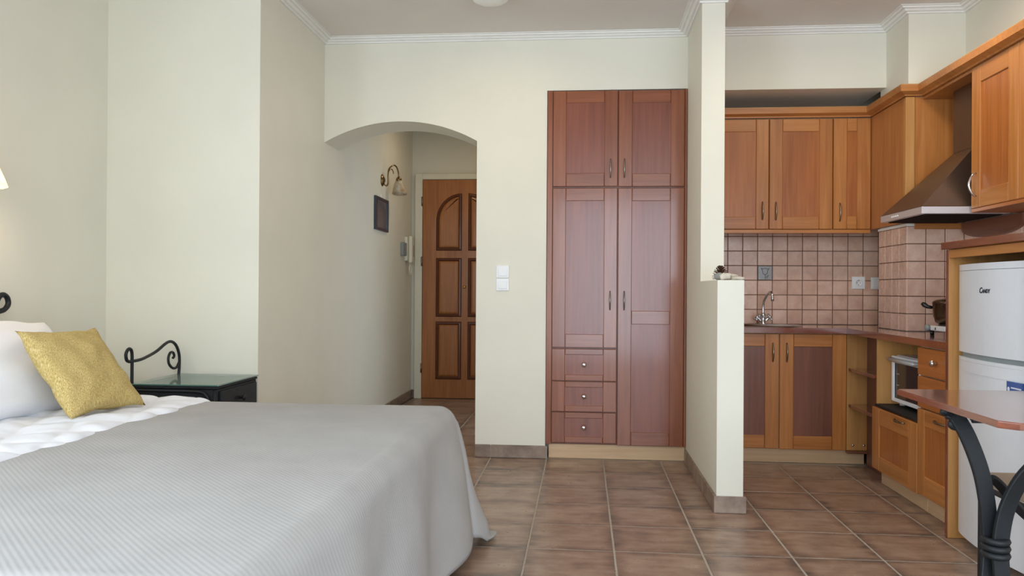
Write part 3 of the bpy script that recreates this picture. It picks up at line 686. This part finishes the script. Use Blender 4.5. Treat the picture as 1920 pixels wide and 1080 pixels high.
for k in range(3):
    z = .705-k*.042
    obj('sticker_dot', lathe(nb(), [(.0085, 0), (0, .0006)], (sx-.0082, 3.116, z-.008), 14, (-1, 0, 0)), 'sticker_white' if k < 2 else 'sticker_yellow', stk)
    for r_ in range(2): bx('sticker_line', 'sticker_white', stk, sx-.0087, sx-.0079, 3.03+.018*r_, 3.098, z-.004-.014*r_, z+.001-.014*r_, 0)

# ------------------------------------------------------------------ mini oven in the niche
ov = thing('mini_oven', 'white mini oven with a dark glass door in the cabinet niche', 'oven', (1.85, 4.42, .442))
OX0, OY0, OY1, OZ0, OZ1 = 1.70, 4.17, 4.545, .462, .712
shell = nb(); box(shell, OX0+.012, 2.02, OY0, OY1, OZ0, OZ1, .006); obj('shell', shell, 'white_enamel', ov)
dr = nb(); prism(dr, [(OY0, OZ0), (OY1, OZ0), (OY1, OZ1-.01), (OY0, OZ1-.01)], 'x', OX0-.002, OX0+.011)
door = obj('door', dr, 'dark_glass', ov)
for a in ((OY0, OY0+.022, OZ0, OZ1-.004), (OY1-.030, OY1, OZ0, OZ1-.004)): bx('door_frame', 'white_plastic', door, OX0-.012, OX0-.0025, a[0], a[1], a[2], a[3], .003)
for a in ((OZ0, OZ0+.020), (OZ1-.040, OZ1-.004)): bx('door_frame', 'white_plastic', door, OX0-.012, OX0-.0025, OY0+.0225, OY1-.0305, a[0], a[1], .002)
obj('handle', tube(nb(), [(OX0-.012, OY1-.03, .690), (OX0-.036, OY1-.03, .690), (OX0-.036, OY0+.03, .690), (OX0-.012, OY0+.03, .690)], .011, 10), 'silver_plastic', door, True)
for k in range(2): bx('rack', 'steel', ov, OX0-.0035, OX0-.0022, OY1-.08, OY1-.05, .55+.06*k, .556+.06*k, 0)
for y in (OY0+.05, OY1-.05):
    for x in (1.73, 1.97): obj('foot', lathe(nb(), [(0, 0), (.016, 0), (.018, .019), (0, .019)], (x, y, .4425), 12), 'ivory_plastic', ov, True)

# ------------------------------------------------------------------ camping hotplate and pot
hp = thing('hotplate', 'small white two-ring hotplate standing on the worktop', 'hotplate', (1.95, 4.2, ZW))
bx('case', 'white_enamel', hp, 1.765, 2.05, 3.86, 4.305, .860, .884, .004)
for x in (1.79, 2.03):
    for y in (3.89, 4.28): obj('leg', lathe(nb(), [(0, 0), (.010, 0), (.010, .0265), (0, .0265)], (x, y, ZW), 10), 'black_plastic', hp, True)
for y in (4.255, 3.95): obj('dial', lathe(nb(), [(0, 0), (.017, 0), (.016, .016), (.013, .018), (0, .018)], (1.765, y, .872), 18, (-1, 0, 0)), 'grey_plastic', hp, True)
bx('indicator', 'black_plastic', hp, 1.763, 1.767, 4.178, 4.186, .866, .878, 0)
for y in (4.225, 3.97): obj('burner', lathe(nb(), [(0, 0), (.078, 0), (.078, .006), (.072, .009), (0, .009)], (1.88, y, .884), 28), 'black_plastic', hp, True)
pt = thing('cooking_pot', 'brown steel cooking pot with black handles and lid on the hotplate', 'pot', (1.868, 4.255, .893))
obj('body', lathe(nb(), [(0, 0), (.055, 0), (.068, .008), (.079, .04), (.082, .103), (.085, .106), (.082, .108), (.077, .102), (.062, .012), (0, .010)], (1.868, 4.255, .8935), 32), 'pot_brown', pt, True)
obj('lid', lathe(nb(), [(.083, 0), (.083, .004), (.068, .014), (.03, .022), (.009, .024), (.008, .034), (.014, .040), (.012, .048), (0, .050)], (1.868, 4.255, 1.0015), 32), 'pot_brown', pt, True)
for dx, dy in ((-.8, .6), (.8, -.6)):
    dv = Vector((dx, dy, 0)); c = Vector((1.868, 4.255, .975)); obj('handle', tube(nb(), [c+dv*.080, c+dv*.105+Vector((0, 0, .004)), c+dv*.122+Vector((0, 0, .014)), c+dv*.134+Vector((0, 0, .022))], [.007, .010, .013, .008], 10), 'black_plastic', pt, True)

# ------------------------------------------------------------------ dining table with wrought-iron base
TZ = .750
tb_ = thing('dining_table', 'glossy reddish wooden table with a curved black iron base', 'table', (1.25, 2.27, 0))
tp = [(.978, 1.985), (1.012, 1.950), (1.62, 1.950), (1.62, 2.600), (.990, 2.600), (.978, 2.588)]
tpb = prism(nb(), tp, 'z', TZ-.018, TZ)
bmesh.ops.bevel(tpb, geom=[e for e in tpb.edges if abs(e.verts[0].co.z-e.verts[1].co.z) < 1e-5], offset=.003, segments=2, affect='EDGES'); obj('tabletop', tpb, 'redwood_y', tb_)
PC = Vector((1.117, 2.265, 0))
def arm(top, mid, foot, w=.042):
    pts = catmull([top, top+Vector((0, 0, -.012)), (top*.45+mid*.55)+Vector((0, 0, .10)), mid+Vector((0, 0, .12)), mid, mid+Vector((0, 0, -.12)), (foot*.5+mid*.5)+Vector((0, 0, -.08)), foot], 6)
    return pts
def bar(pts, wd_): obj('iron_arm', tube(nb(), pts, 0, flat=(.042, .014, wd_)), 'black_iron', tb_)
wdir = (.75, .66, 0)
bar(catmull([(1.000, 2.29, .726), (1.020, 2.285, .712), (1.046, 2.275, .660), (1.076, 2.27, .574), (1.094, 2.272, .488), (1.106, 2.280, .400), (1.107, 2.282, .33), (1.090, 2.27, .22), (1.060, 2.28, .10), (1.02, 2.29, .008)], 5), (1, .1, 0))
bar(catmull([(1.280, 2.16, .730), (1.255, 2.17, .690), (1.205, 2.20, .630), (1.160, 2.225, .560), (1.134, 2.245, .480), (1.121, 2.250, .400), (1.120, 2.250, .33), (1.130, 2.24, .22), (1.17, 2.21, .10), (1.23, 2.17, .008)], 5), (1, .1, 0))
obj('iron_arm', tube(nb(), catmull([(1.086, 2.29, .53), (1.115, 2.30, .545), (1.150, 2.31, .520), (1.20, 2.33, .462), (1.27, 2.36, .40), (1.36, 2.40, .30), (1.45, 2.45, .15), (1.50, 2.47, .008)], 5), 0, flat=(.026, .012, (.5, -.7, .4))), 'black_iron', tb_)
obj('iron_rod', tube(nb(), [(1.112, 2.33, .52), (1.112, 2.33, .40), (1.108, 2.325, .008)], .0125, 10), 'black_iron', tb_, True)
for k in range(3): obj('tie_ring', tube(nb(), [(1.114+.026*math.cos(a), 2.265+.032*math.sin(a), .348+.019*k) for a in [2*PI*q/24 for q in range(24)]]+[(1.114+.026, 2.265, .348+.019*k), (1.114+.026*math.cos(.26), 2.265+.032*math.sin(.26), .348+.019*k)], .0095, 8), 'black_iron', tb_, True)
obj('scroll', tube(nb(), catmull([(.985, 2.295, .728), (1.01, 2.292, .716), (1.028, 2.29, .700), (1.024, 2.29, .684), (1.010, 2.29, .688), (1.012, 2.29, .700)], 5), .010, 8), 'black_iron', tb_, True)
obj('under_frame', tube(nb(), [(1.05, 2.26, .708), (1.56, 2.26, .708)], .008, 8), 'black_iron', tb_, True); obj('under_frame', tube(nb(), [(1.05, 2.26, .708), (1.05, 2.26, .731)], .006, 8), 'black_iron', tb_, True)
obj('under_frame', tube(nb(), [(1.55, 2.26, .708), (1.55, 2.26, .731)], .006, 8), 'black_iron', tb_, True)
so = thing('stool', 'black iron stool with a brown seat tucked under the table', 'stool', (1.46, 2.50, 0))
obj('seat', prism(nb(), rrect(1.285, 1.64, 2.42, 2.76, .05), 'z', .440, .462), 'stool_seat', so); obj('seat_ring', tube(nb(), [(x, y, .430) for x, y in rrect(1.285, 1.64, 2.42, 2.76, .05)]+[(1.64, 2.71, .43)], .009, 8), 'black_iron', so, True)
for dx, dy in ((.06, .12), (.15, .10), (.15, -.12), (.10, -.12)): obj('leg', tube(nb(), [(1.46+dx, 2.59+dy, .44), (1.46+dx*1.2, 2.59+dy*1.2, .006)], .010, 8), 'black_iron', so, True)

# ------------------------------------------------------------------ bed
BZ = .549
bd = thing('bed', 'wide bed with a black iron scroll headboard', 'bed', (-1.45, 2.25, 0))
BX0, BX1, BY0, BY1 = -2.40, -.52, 1.20, 3.27
bx('mattress', 'mattress_cloth', bd, BX0, BX1, BY0, BY1, .30, BZ, .05, 4); bx('base', 'black_iron', bd, BX0, BX1-.02, BY0+.02, BY1-.02, .20, .298, .01)
for x in (BX0+.06, BX1-.1):
    for y in (BY0+.1, BY1-.1): obj('leg', tube(nb(), [(x, y, .2), (x, y, .002)], .022, 10), 'black_iron', bd, True)
hx = -2.44
for y in (BY0+.05, BY1-.16): obj('headboard_post', tube(nb(), [(hx, y, .002), (hx, y, .93)], .014, 10), 'black_iron', bd, True)
obj('headboard_rail', tube(nb(), catmull([(hx, BY0+.05, .90), (hx, 1.5, 1.05), (hx, 2.2, 1.16), (hx, 2.8, 1.02), (hx, BY1-.16, .90)], 8), .013, 10), 'black_iron', bd, True)
sc_ = [(hx, BY1-.16, .90), (hx, 3.11, .925), (hx, 3.15, .945), (hx, 3.19, .955), (hx, 3.212, .978), (hx, 3.205, 1.006), (hx, 3.18, 1.018), (hx, 3.155, 1.005), (hx, 3.142, .978), (hx, 3.135, .95)]
obj('headboard_scroll', tube(nb(), catmull(sc_, 6), .011, 10), 'black_iron', bd, True)
# draped cloths
def drape(name, mat, x0, x1, y0, y1, ex, ey, ey0, top, lift, nx=90, ny=110, r=.05, puff=None, side_flare=.10, zmin=.02, thick=.006, scallop=0):
    """cloth lying on the mattress from x0.. with overhang ex past x1 and ey past y1 (and ey0 past y0)"""
    bm = nb(); g = []
    for i in range(nx+1):
        row = []
        a = x0+(x1+ex-x0)*i/nx
        for j in range(ny+1):
            b = (y0-ey0)+(y1+ey-y0+ey0)*j/ny
            du = max(0, a-x1+r) if ex > 0 else 0; dv = b-y1+r if b > y1-r else (b-y0-r if b < y0+r else 0)
            d = math.hypot(du, dv); bxp, byp = min(a, x1-r if ex > 0 else a), min(max(b, y0+r), y1-r); z = top
            if d > 1e-6:
                ux, uy = du/d, dv/d; q = r*PI/2
                if d < q: h, dz = r*math.sin(d/r), r*(1-math.cos(d/r))
                else: h, dz = r+(d-q)*side_flare, r+(d-q)*math.sqrt(1-side_flare**2)
                wob = .018*math.sin(9*b+3*a)*min(1, dz/.25)*(1 if du > abs(dv) else .6)
                corner = (2*ux*abs(uy))**.7 if d > q else 0; nf = min(1, max(0, (b-(y1-.8))/.8)) if ex > 0 and uy >= 0 else 0; nf = nf*nf*(3-2*nf)
                h += wob+(corner*.085+nf*.045)*min(1, dz/.5); z = top-dz
                if z < zmin: h += (zmin-z)*.14; z = zmin+.004*math.sin(7*a+5*b)
                bxp += ux*h; byp += uy*h
            else:
                z += lift*noise.noise((a*2.3, b*2.3, 1.7))
            if puff and d < r*1.6: z += puff(a, b)
            if scallop:
                e = min(1, (x1-a)/.05); z -= .026*(1-math.sqrt(max(0, 1-(1-e)**2))); bxp += scallop*(.35*math.sin(b*2*PI/.21+2*math.sin(b*3))+1.1*noise.noise((b*3.3, 0, 9)))*(i/nx)**6
            row.append(bm.verts.new((bxp, byp, z)))
        g.append(row)
    for i in range(nx):
        for j in range(ny): bm.faces.new((g[i][j], g[i+1][j], g[i+1][j+1], g[i][j+1]))
    bmesh.ops.recalc_face_normals(bm, faces=bm.faces)
    o = obj(name, bm, mat, None, True)
    m = o.modifiers.new('thickness', 'SOLIDIFY'); m.thickness = thick; m.offset = 1 if o.data.polygons[len(o.data.polygons)//3].normal.z > 0 else -1
    return o
def quilt_puff(a, b):
    u, v = (a+b*.35)*6.2, (b-a*.35)*5.6
    return .012*(abs(math.sin(PI*u))**.6*abs(math.sin(PI*v))**.6)+.010*noise.noise((a*6, b*6, 3))+.005*noise.noise((a*17, b*17, 5))
tag(drape('quilt', 'quilt_cotton', BX0+.02, -1.555, BY0, BY1, 0, .22, .22, BZ+.030, .010, 120, 260, .05, quilt_puff, scallop=.014), 'white quilted mattress cover showing at the pillow end of the bed', 'quilt')
tag(drape('bedspread', 'spread_cloth', -1.78, BX1, BY0, BY1, .50, .42, .30, BZ+.024, .006, 110, 150, .06), 'light grey ribbed bedspread draped over the foot of the bed', 'bedspread')
# cushions: pillow shapes with pinched corners
def pillow(name, mat, c, ux, uy, sx, sy, th, n=26, pinch=.10, sag=None, p=.45):
    """two bulged sheets over a rectangle with half axes ux*sx, uy*sy"""
    c, ux, uy = Vector(c), Vector(ux).normalized(), Vector(uy); uy = (uy-ux*uy.dot(ux)).normalized(); nz = ux.cross(uy)
    bm = nb(); grid = {}
    for s in (1, -1):
        for i in range(n+1):
            for j in range(n+1):
                u, v = -1+2*i/n, -1+2*j/n
                if s < 0 and (i in (0, n) or j in (0, n)): grid[s, i, j] = grid[1, i, j]; continue
                pu = u*(1-pinch*(1-v*v)**1 * .9*abs(u)**3); pv = v*(1-pinch*(1-u*u)*.9*abs(v)**3)
                h = th*((1-u*u)*(1-v*v))**p*(1+.10*noise.noise((u*2.2+c.x, v*2.2+c.y, s*3.1)))
                q = c+ux*(pu*sx)+uy*(pv*sy)+nz*(s*h)
                if sag: q += Vector(sag(u, v))
                q += nz*.012*noise.noise((u*3, v*3, 5.5+c.x))
                grid[s, i, j] = bm.verts.new(q)
    for s in (1, -1):
        for i in range(n):
            for j in range(n):
                f = [grid[s, i, j], grid[s, i+1, j], grid[s, i+1, j+1], grid[s, i, j+1]]
                bm.faces.new(f if s > 0 else f[::-1])
    return obj(name, bm, mat, None, True)
tag(pillow('pillow', 'pillow_cotton', (-2.12, 2.735, .748), (.0, 1, -.04), (-.52, 0, .54), .48, .235, .10), 'plump white pillow leaning on the headboard behind the mustard cushion', 'pillow')
tag(pillow('cushion', 'mustard_weave', (-1.842, 2.818, .742), (.10, 1, -.02), (-.215, 0, .275), .200, .190, .062, 30, .13), 'mustard yellow woven cushion leaning against the white pillow', 'cushion')

# ------------------------------------------------------------------ bedside table
ns = thing('bedside_table', 'black iron bedside table with a glass top and scroll rail', 'bedside table', (-1.9, 3.74, 0))
NX0, NX1, NY0, NY1, NZ = -2.07, -1.645, 3.50, 3.960, .611
gt = nb(); box(gt, NX0, NX1, NY0, NY1, NZ-.006, NZ, .001); obj('glass_top', gt, 'green_glass', ns)
bx('glass_rim', 'edge_glass', ns, NX0, NX1, NY0-.0015, NY0-.0005, NZ-.0055, NZ-.0005, 0)
bx('frame_top', 'black_iron', ns, NX0+.004, NX1-.004, NY0+.004, NY1-.004, NZ-.020, NZ-.0075, .003); bx('drawer_box', 'black_iron', ns, NX0+.02, NX1-.008, NY0+.012, NY1-.012, NZ-.150, NZ-.021, .003)
dr_ = bx('drawer_front', 'black_iron', ns, NX1-.0075, NX1+.004, NY0+.03, NY1-.03, NZ-.140, NZ-.032, .003); knob('black_iron', dr_, (NX1+.004, (NY0+NY1)/2, NZ-.085), (1, 0, 0))
obj('apron_arch', tube(nb(), catmull([(NX0+.02, NY0+.004, NZ-.028), (-1.9, NY0+.004, NZ-.030), (-1.74, NY0+.004, NZ-.032), (-1.70, NY0+.004, NZ-.05), (-1.68, NY0+.004, NZ-.10)], 5), .007, 8), 'black_iron', ns, True)
for x in (NX0+.02, NX1-.02):
    for y in (NY0+.02, NY1-.02): obj('leg', tube(nb(), [(x, y, NZ-.022), (x, y, .002)], .011, 8), 'black_iron', ns, True)
sx_ = NX0+.01
rail = [(3.512, .604), (3.512, .68), (3.511, .745), (3.500, .768), (3.480, .770), (3.462, .750), (3.467, .724), (3.484, .714), (3.515, .713), (3.57, .714), (3.62, .720), (3.72, .742), (3.80, .772), (3.845, .782), (3.885, .775), (3.920, .750), (3.944, .705), (3.946, .65), (3.940, .604)]
obj('scroll_rail', tube(nb(), catmull([(sx_, y, z) for y, z in rail], 6), .0075, 8), 'black_iron', ns, True)
spi = [(3.944, .672), (3.915, .646), (3.875, .648), (3.842, .672), (3.836, .702), (3.855, .726), (3.882, .724), (3.893, .706), (3.880, .697)]
obj('scroll_curl', tube(nb(), catmull([(sx_, y, z) for y, z in spi], 6), .0065, 8), 'black_iron', ns, True)

# ------------------------------------------------------------------ wall lamps
def wall_lamp(label, w, out, along, lit, s=1.0):
    """rose on the wall at w, swan-neck arm towards out/along, tulip glass shade hanging down"""
    w, o, al, Z = Vector(w), Vector(out), Vector(along), Vector((0, 0, 1))
    t = thing('wall_lamp', label, 'lamp', w)
    obj('rose', lathe(nb(), [(0, 0), (.050*s, 0), (.048*s, .006*s), (.030*s, .016*s), (.014*s, .024*s), (0, .026*s)], w, 24, o), 'brass_aged', t, True)
    def p(a, b, c): return w+o*(a*s*(1 if lit else .78))+al*(b*s*(1 if lit else .8))+Z*(c*s)
    obj('arm', tube(nb(), catmull([p(.02, 0, -.03), p(.045, .01, -.045), p(.06, .02, -.02), p(.06, .015, .05), p(.07, .03, .10), p(.10, .09, .135), p(.12, .15, .125), p(.13, .19, .085), p(.13, .20, .05)], 6), .0062*s, 8), 'brass_aged', t, True)
    obj('scroll', tube(nb(), catmull([p(.062, .015, .06), p(.07, .03, .085), p(.085, .065, .10), p(.095, .09, .085), p(.098, .10, .065)], 5), .0042*s, 8), 'brass_aged', t, True)
    top = p(.13, .20, .05); ax = (Vector((0, 0, -1))+al*.30).normalized()
    obj('shade_cap', lathe(nb(), [(0, 0), (.010*s, 0), (.018*s, .008*s), (.026*s, .022*s), (.024*s, .030*s), (0, .030*s)], top, 20, ax), 'brass_aged', t, True)
    bm = nb(); seg = 28; prof = [(.024, .026), (.036, .050), (.048, .085), (.056, .120), (.060, .150)]
    X = al-ax*al.dot(ax); X.normalize(); Y = ax.cross(X); rings = []
    for r, h in prof:
        ring = []
        for k in range(seg):
            a = 2*PI*k/seg; f = 1+.10*math.cos(6*a)*max(0, (h-.05)/.1); hh = h+.022*math.cos(a)*max(0, (h-.06)/.09)
            ring.append(bm.verts.new(top+ax*(hh*s)+(X*math.cos(a)+Y*math.sin(a))*(r*s*f)))
        rings.append(ring)
    for a, b in zip(rings, rings[1:]):
        for k in range(seg): bm.faces.new((a[k], a[(k+1) % seg], b[(k+1) % seg], b[k]))
    bmesh.ops.recalc_face_normals(bm, faces=bm.faces)
    so_ = obj('shade', bm, 'alabaster_glass_lit' if lit else 'alabaster_glass', t, True)
    m = so_.modifiers.new('thickness', 'SOLIDIFY'); m.thickness = .003*s
    if lit:
        bl = bpy.data.lights.new('bulb_light', 'POINT'); bl.energy = 2.5; bl.color = (1, .78, .48); bl.shadow_soft_size = .03
        b = place('bulb_light', bl, top+ax*(.13*s), t)
    return t
wall_lamp('brass swan-neck wall lamp with a glass shade above the hall picture', (XH, 6.50, 1.955), (1, 0, 0), (0, 1, 0), False, 1.0)
wall_lamp('lit wall lamp with a glowing glass shade above the bed', (XL, 2.66, 1.555), (1, 0, 0), (0, 1, 0), True, 1.15)
# ceiling domes
def dome_lamp(label, x, y, energy, color=(1, .78, .50)):
    cl = thing('ceiling_lamp', label, 'lamp', (x, y, ZC), 'white ceiling dome lamps')
    obj('dome', lathe(nb(), [(.100, 0), (.112, -.012), (.108, -.032), (.085, -.055), (.045, -.068), (0, -.072)], (x, y, ZC-.008), 32), 'dome_glass', cl, True)
    obj('base_ring', lathe(nb(), [(0, 0), (.116, 0), (.116, -.010), (.10, -.010)], (x, y, ZC-.0005), 32), 'white_plastic', cl, True)
    dl = bpy.data.lights.new('dome_light', 'AREA'); dl.shape = 'DISK'; dl.size = .2; dl.energy = energy; dl.color = color
    place('dome_light', dl, (x, y, ZC-.085), cl)
dome_lamp('round white dome lamp on the ceiling above the hall arch', -.50, 4.24, 3)
dome_lamp('added round white dome lamp, out of view over the kitchen floor', 1.42, 3.80, 8, (1, .86, .66))  # unseen lamp added to brighten and warm the kitchen
dome_lamp('added round white dome lamp on the hall ceiling, hidden by the arch', -1.05, 6.75, 2.6)  # unseen lamp added to brighten the door and end of the hall
# ------------------------------------------------------------------ hall picture and intercom
pf = thing('framed_picture', 'small dark framed glass picture on the left hall wall', 'picture', (XH, 6.45, 1.53))
pz0, pz1, py0, py1 = 1.532, 1.802, 6.245, 6.665
for a in ((py0, py0+.045, pz0, pz1), (py1-.035, py1, pz0, pz1)): bx('frame_side', 'picture_frame', pf, XH, XH+.018, a[0], a[1], a[2], a[3], .002)
for a in ((pz0, pz0+.022), (pz1-.022, pz1)): bx('frame_side', 'picture_frame', pf, XH, XH+.018, py0+.0455, py1-.0355, a[0], a[1], .002)
bx('glass', 'picture_glass', pf, XH+.001, XH+.010, py0+.045, py1-.035, pz0+.022, pz1-.022, 0)
obj('hanger', tube(nb(), catmull([(XH+.006, 6.43, 1.802), (XH+.006, 6.445, 1.832), (XH+.006, 6.46, 1.802)], 5), .004, 8), 'white_plastic', pf, True)
ic = thing('intercom', 'ivory door intercom handset beside the entrance door frame', 'intercom', (XH, 7.42, 1.22))
bx('wall_box', 'grey_plastic', ic, XH, XH+.030, 7.18, 7.33, 1.365, 1.485, .006, 2)
bx('back_plate', 'ivory_plastic', ic, XH, XH+.030, 7.34, 7.50, 1.32, 1.545, .008, 2)
hs = bx('handset', 'ivory_plastic', ic, XH+.031, XH+.068, 7.37, 7.47, 1.30, 1.555, .014, 3); bx('grip_slot', 'dark_gap', hs, XH+.0675, XH+.0685, 7.44, 7.452, 1.36, 1.47, 0)
obj('cord', tube(nb(), catmull([(XH+.045, 7.41, 1.302), (XH+.045, 7.37, 1.25), (XH+.045, 7.39, 1.205), (XH+.045, 7.43, 1.205), (XH+.045, 7.45, 1.25), (XH+.045, 7.42, 1.302)], 6), .007, 8), 'ivory_plastic', ic, True)

# ------------------------------------------------------------------ finds on the partition ledge
LZ = 1.106
def blob(name, mat, c, r, label, cat, seed, sq=.12):
    bm = nb(); bmesh.ops.create_icosphere(bm, subdivisions=3, radius=1)
    for v in bm.verts:
        k = 1+sq*noise.noise(v.co*1.6+Vector((seed, 0, 0))); v.co = Vector((v.co.x*r[0]*k, v.co.y*r[1]*k, v.co.z*r[2]*k))+Vector(c)
    mz = min(v.co.z for v in bm.verts); bmesh.ops.translate(bm, verts=bm.verts, vec=(0, 0, LZ+.0005-mz))
    return tag(obj(name, bm, mat, None, True), label, cat)
blob('pebble', 'pebble', (.672, 4.02, 1.13), (.026, .034, .019), 'grey rounded pebble at the left end of the partition ledge', 'pebble', 3)
pcn = thing('pine_cone', 'open brown pine cone standing on the partition ledge', 'pine cone', (.700, 4.15, LZ))
obj('core', lathe(nb(), [(0, 0), (.012, .004), (.015, .02), (.009, .045), (0, .056)], (.700, 4.15, LZ+.001), 12), 'pinecone', pcn, True)
scale = nb()
for k in range(56):
    f = k/56; a = k*2.39996; z = LZ+.010+.054*f; L_ = .042*(1-f**2*.62); el = -.05+1.15*f
    dv = Vector((math.cos(a)*math.cos(el), math.sin(a)*math.cos(el), math.sin(el))); sd = Vector((-math.sin(a), math.cos(a), 0)); c = Vector((.700, 4.15, z)); up_ = dv.cross(sd)
    w_ = .0055*(1-.4*f); P4 = [c+dv*.006-sd*.003, c+dv*.006+sd*.003, c+dv*L_+sd*w_, c+dv*L_-sd*w_]
    va = [scale.verts.new(p+up_*.0012) for p in P4]; vb = [scale.verts.new(p-up_*.0012) for p in P4]
    scale.faces.new(va); scale.faces.new(vb[::-1])
    for q in range(4): scale.faces.new((va[q], vb[q], vb[(q+1) % 4], va[(q+1) % 4]))
bmesh.ops.recalc_face_normals(scale, faces=scale.faces); obj('scales', scale, 'pinecone', pcn)['kind'] = 'stuff'
def stick(label, pts, rr, mat='driftwood'):
    bm = tube(nb(), catmull(pts, 6), [rr*(1-.25*abs(2*k/((len(pts)-1)*6)-1)**3) for k in range((len(pts)-1)*6+1)], 10)
    for v in bm.verts: v.co += Vector((1, 1, .4))*.003*noise.noise(v.co*60)
    mz = min(v.co.z for v in bm.verts)
    if mz < LZ+.0005: bmesh.ops.translate(bm, verts=bm.verts, vec=(0, 0, LZ+.0005-mz))
    return tag(obj('driftwood', bm, mat, None, True), label, 'driftwood', 'driftwood on the partition ledge')
st_ = stick('short thick bleached driftwood log in front of the pine cone', [(.664, 3.94, LZ+.012), (.685, 3.945, LZ+.018), (.705, 3.95, LZ+.019), (.718, 3.948, LZ+.018)], .016)
obj('cut_end', lathe(nb(), [(0, .002), (.008, .001), (.0135, 0), (.0135, -.006)], (.7185, 3.948, LZ+.0165), 14, (1, -.1, 0)), 'bark', st_, True)
stick('upper thin pale driftwood stick lying across the partition ledge', [(.724, 4.03, LZ+.020), (.745, 4.04, LZ+.024), (.765, 4.05, LZ+.022)], .0085)
stick('lower long white driftwood stick poking past the partition edge', [(.722, 3.985, LZ+.008), (.745, 3.975, LZ+.009), (.768, 3.972, LZ+.008), (.783, 3.975, LZ+.008)], .0085)
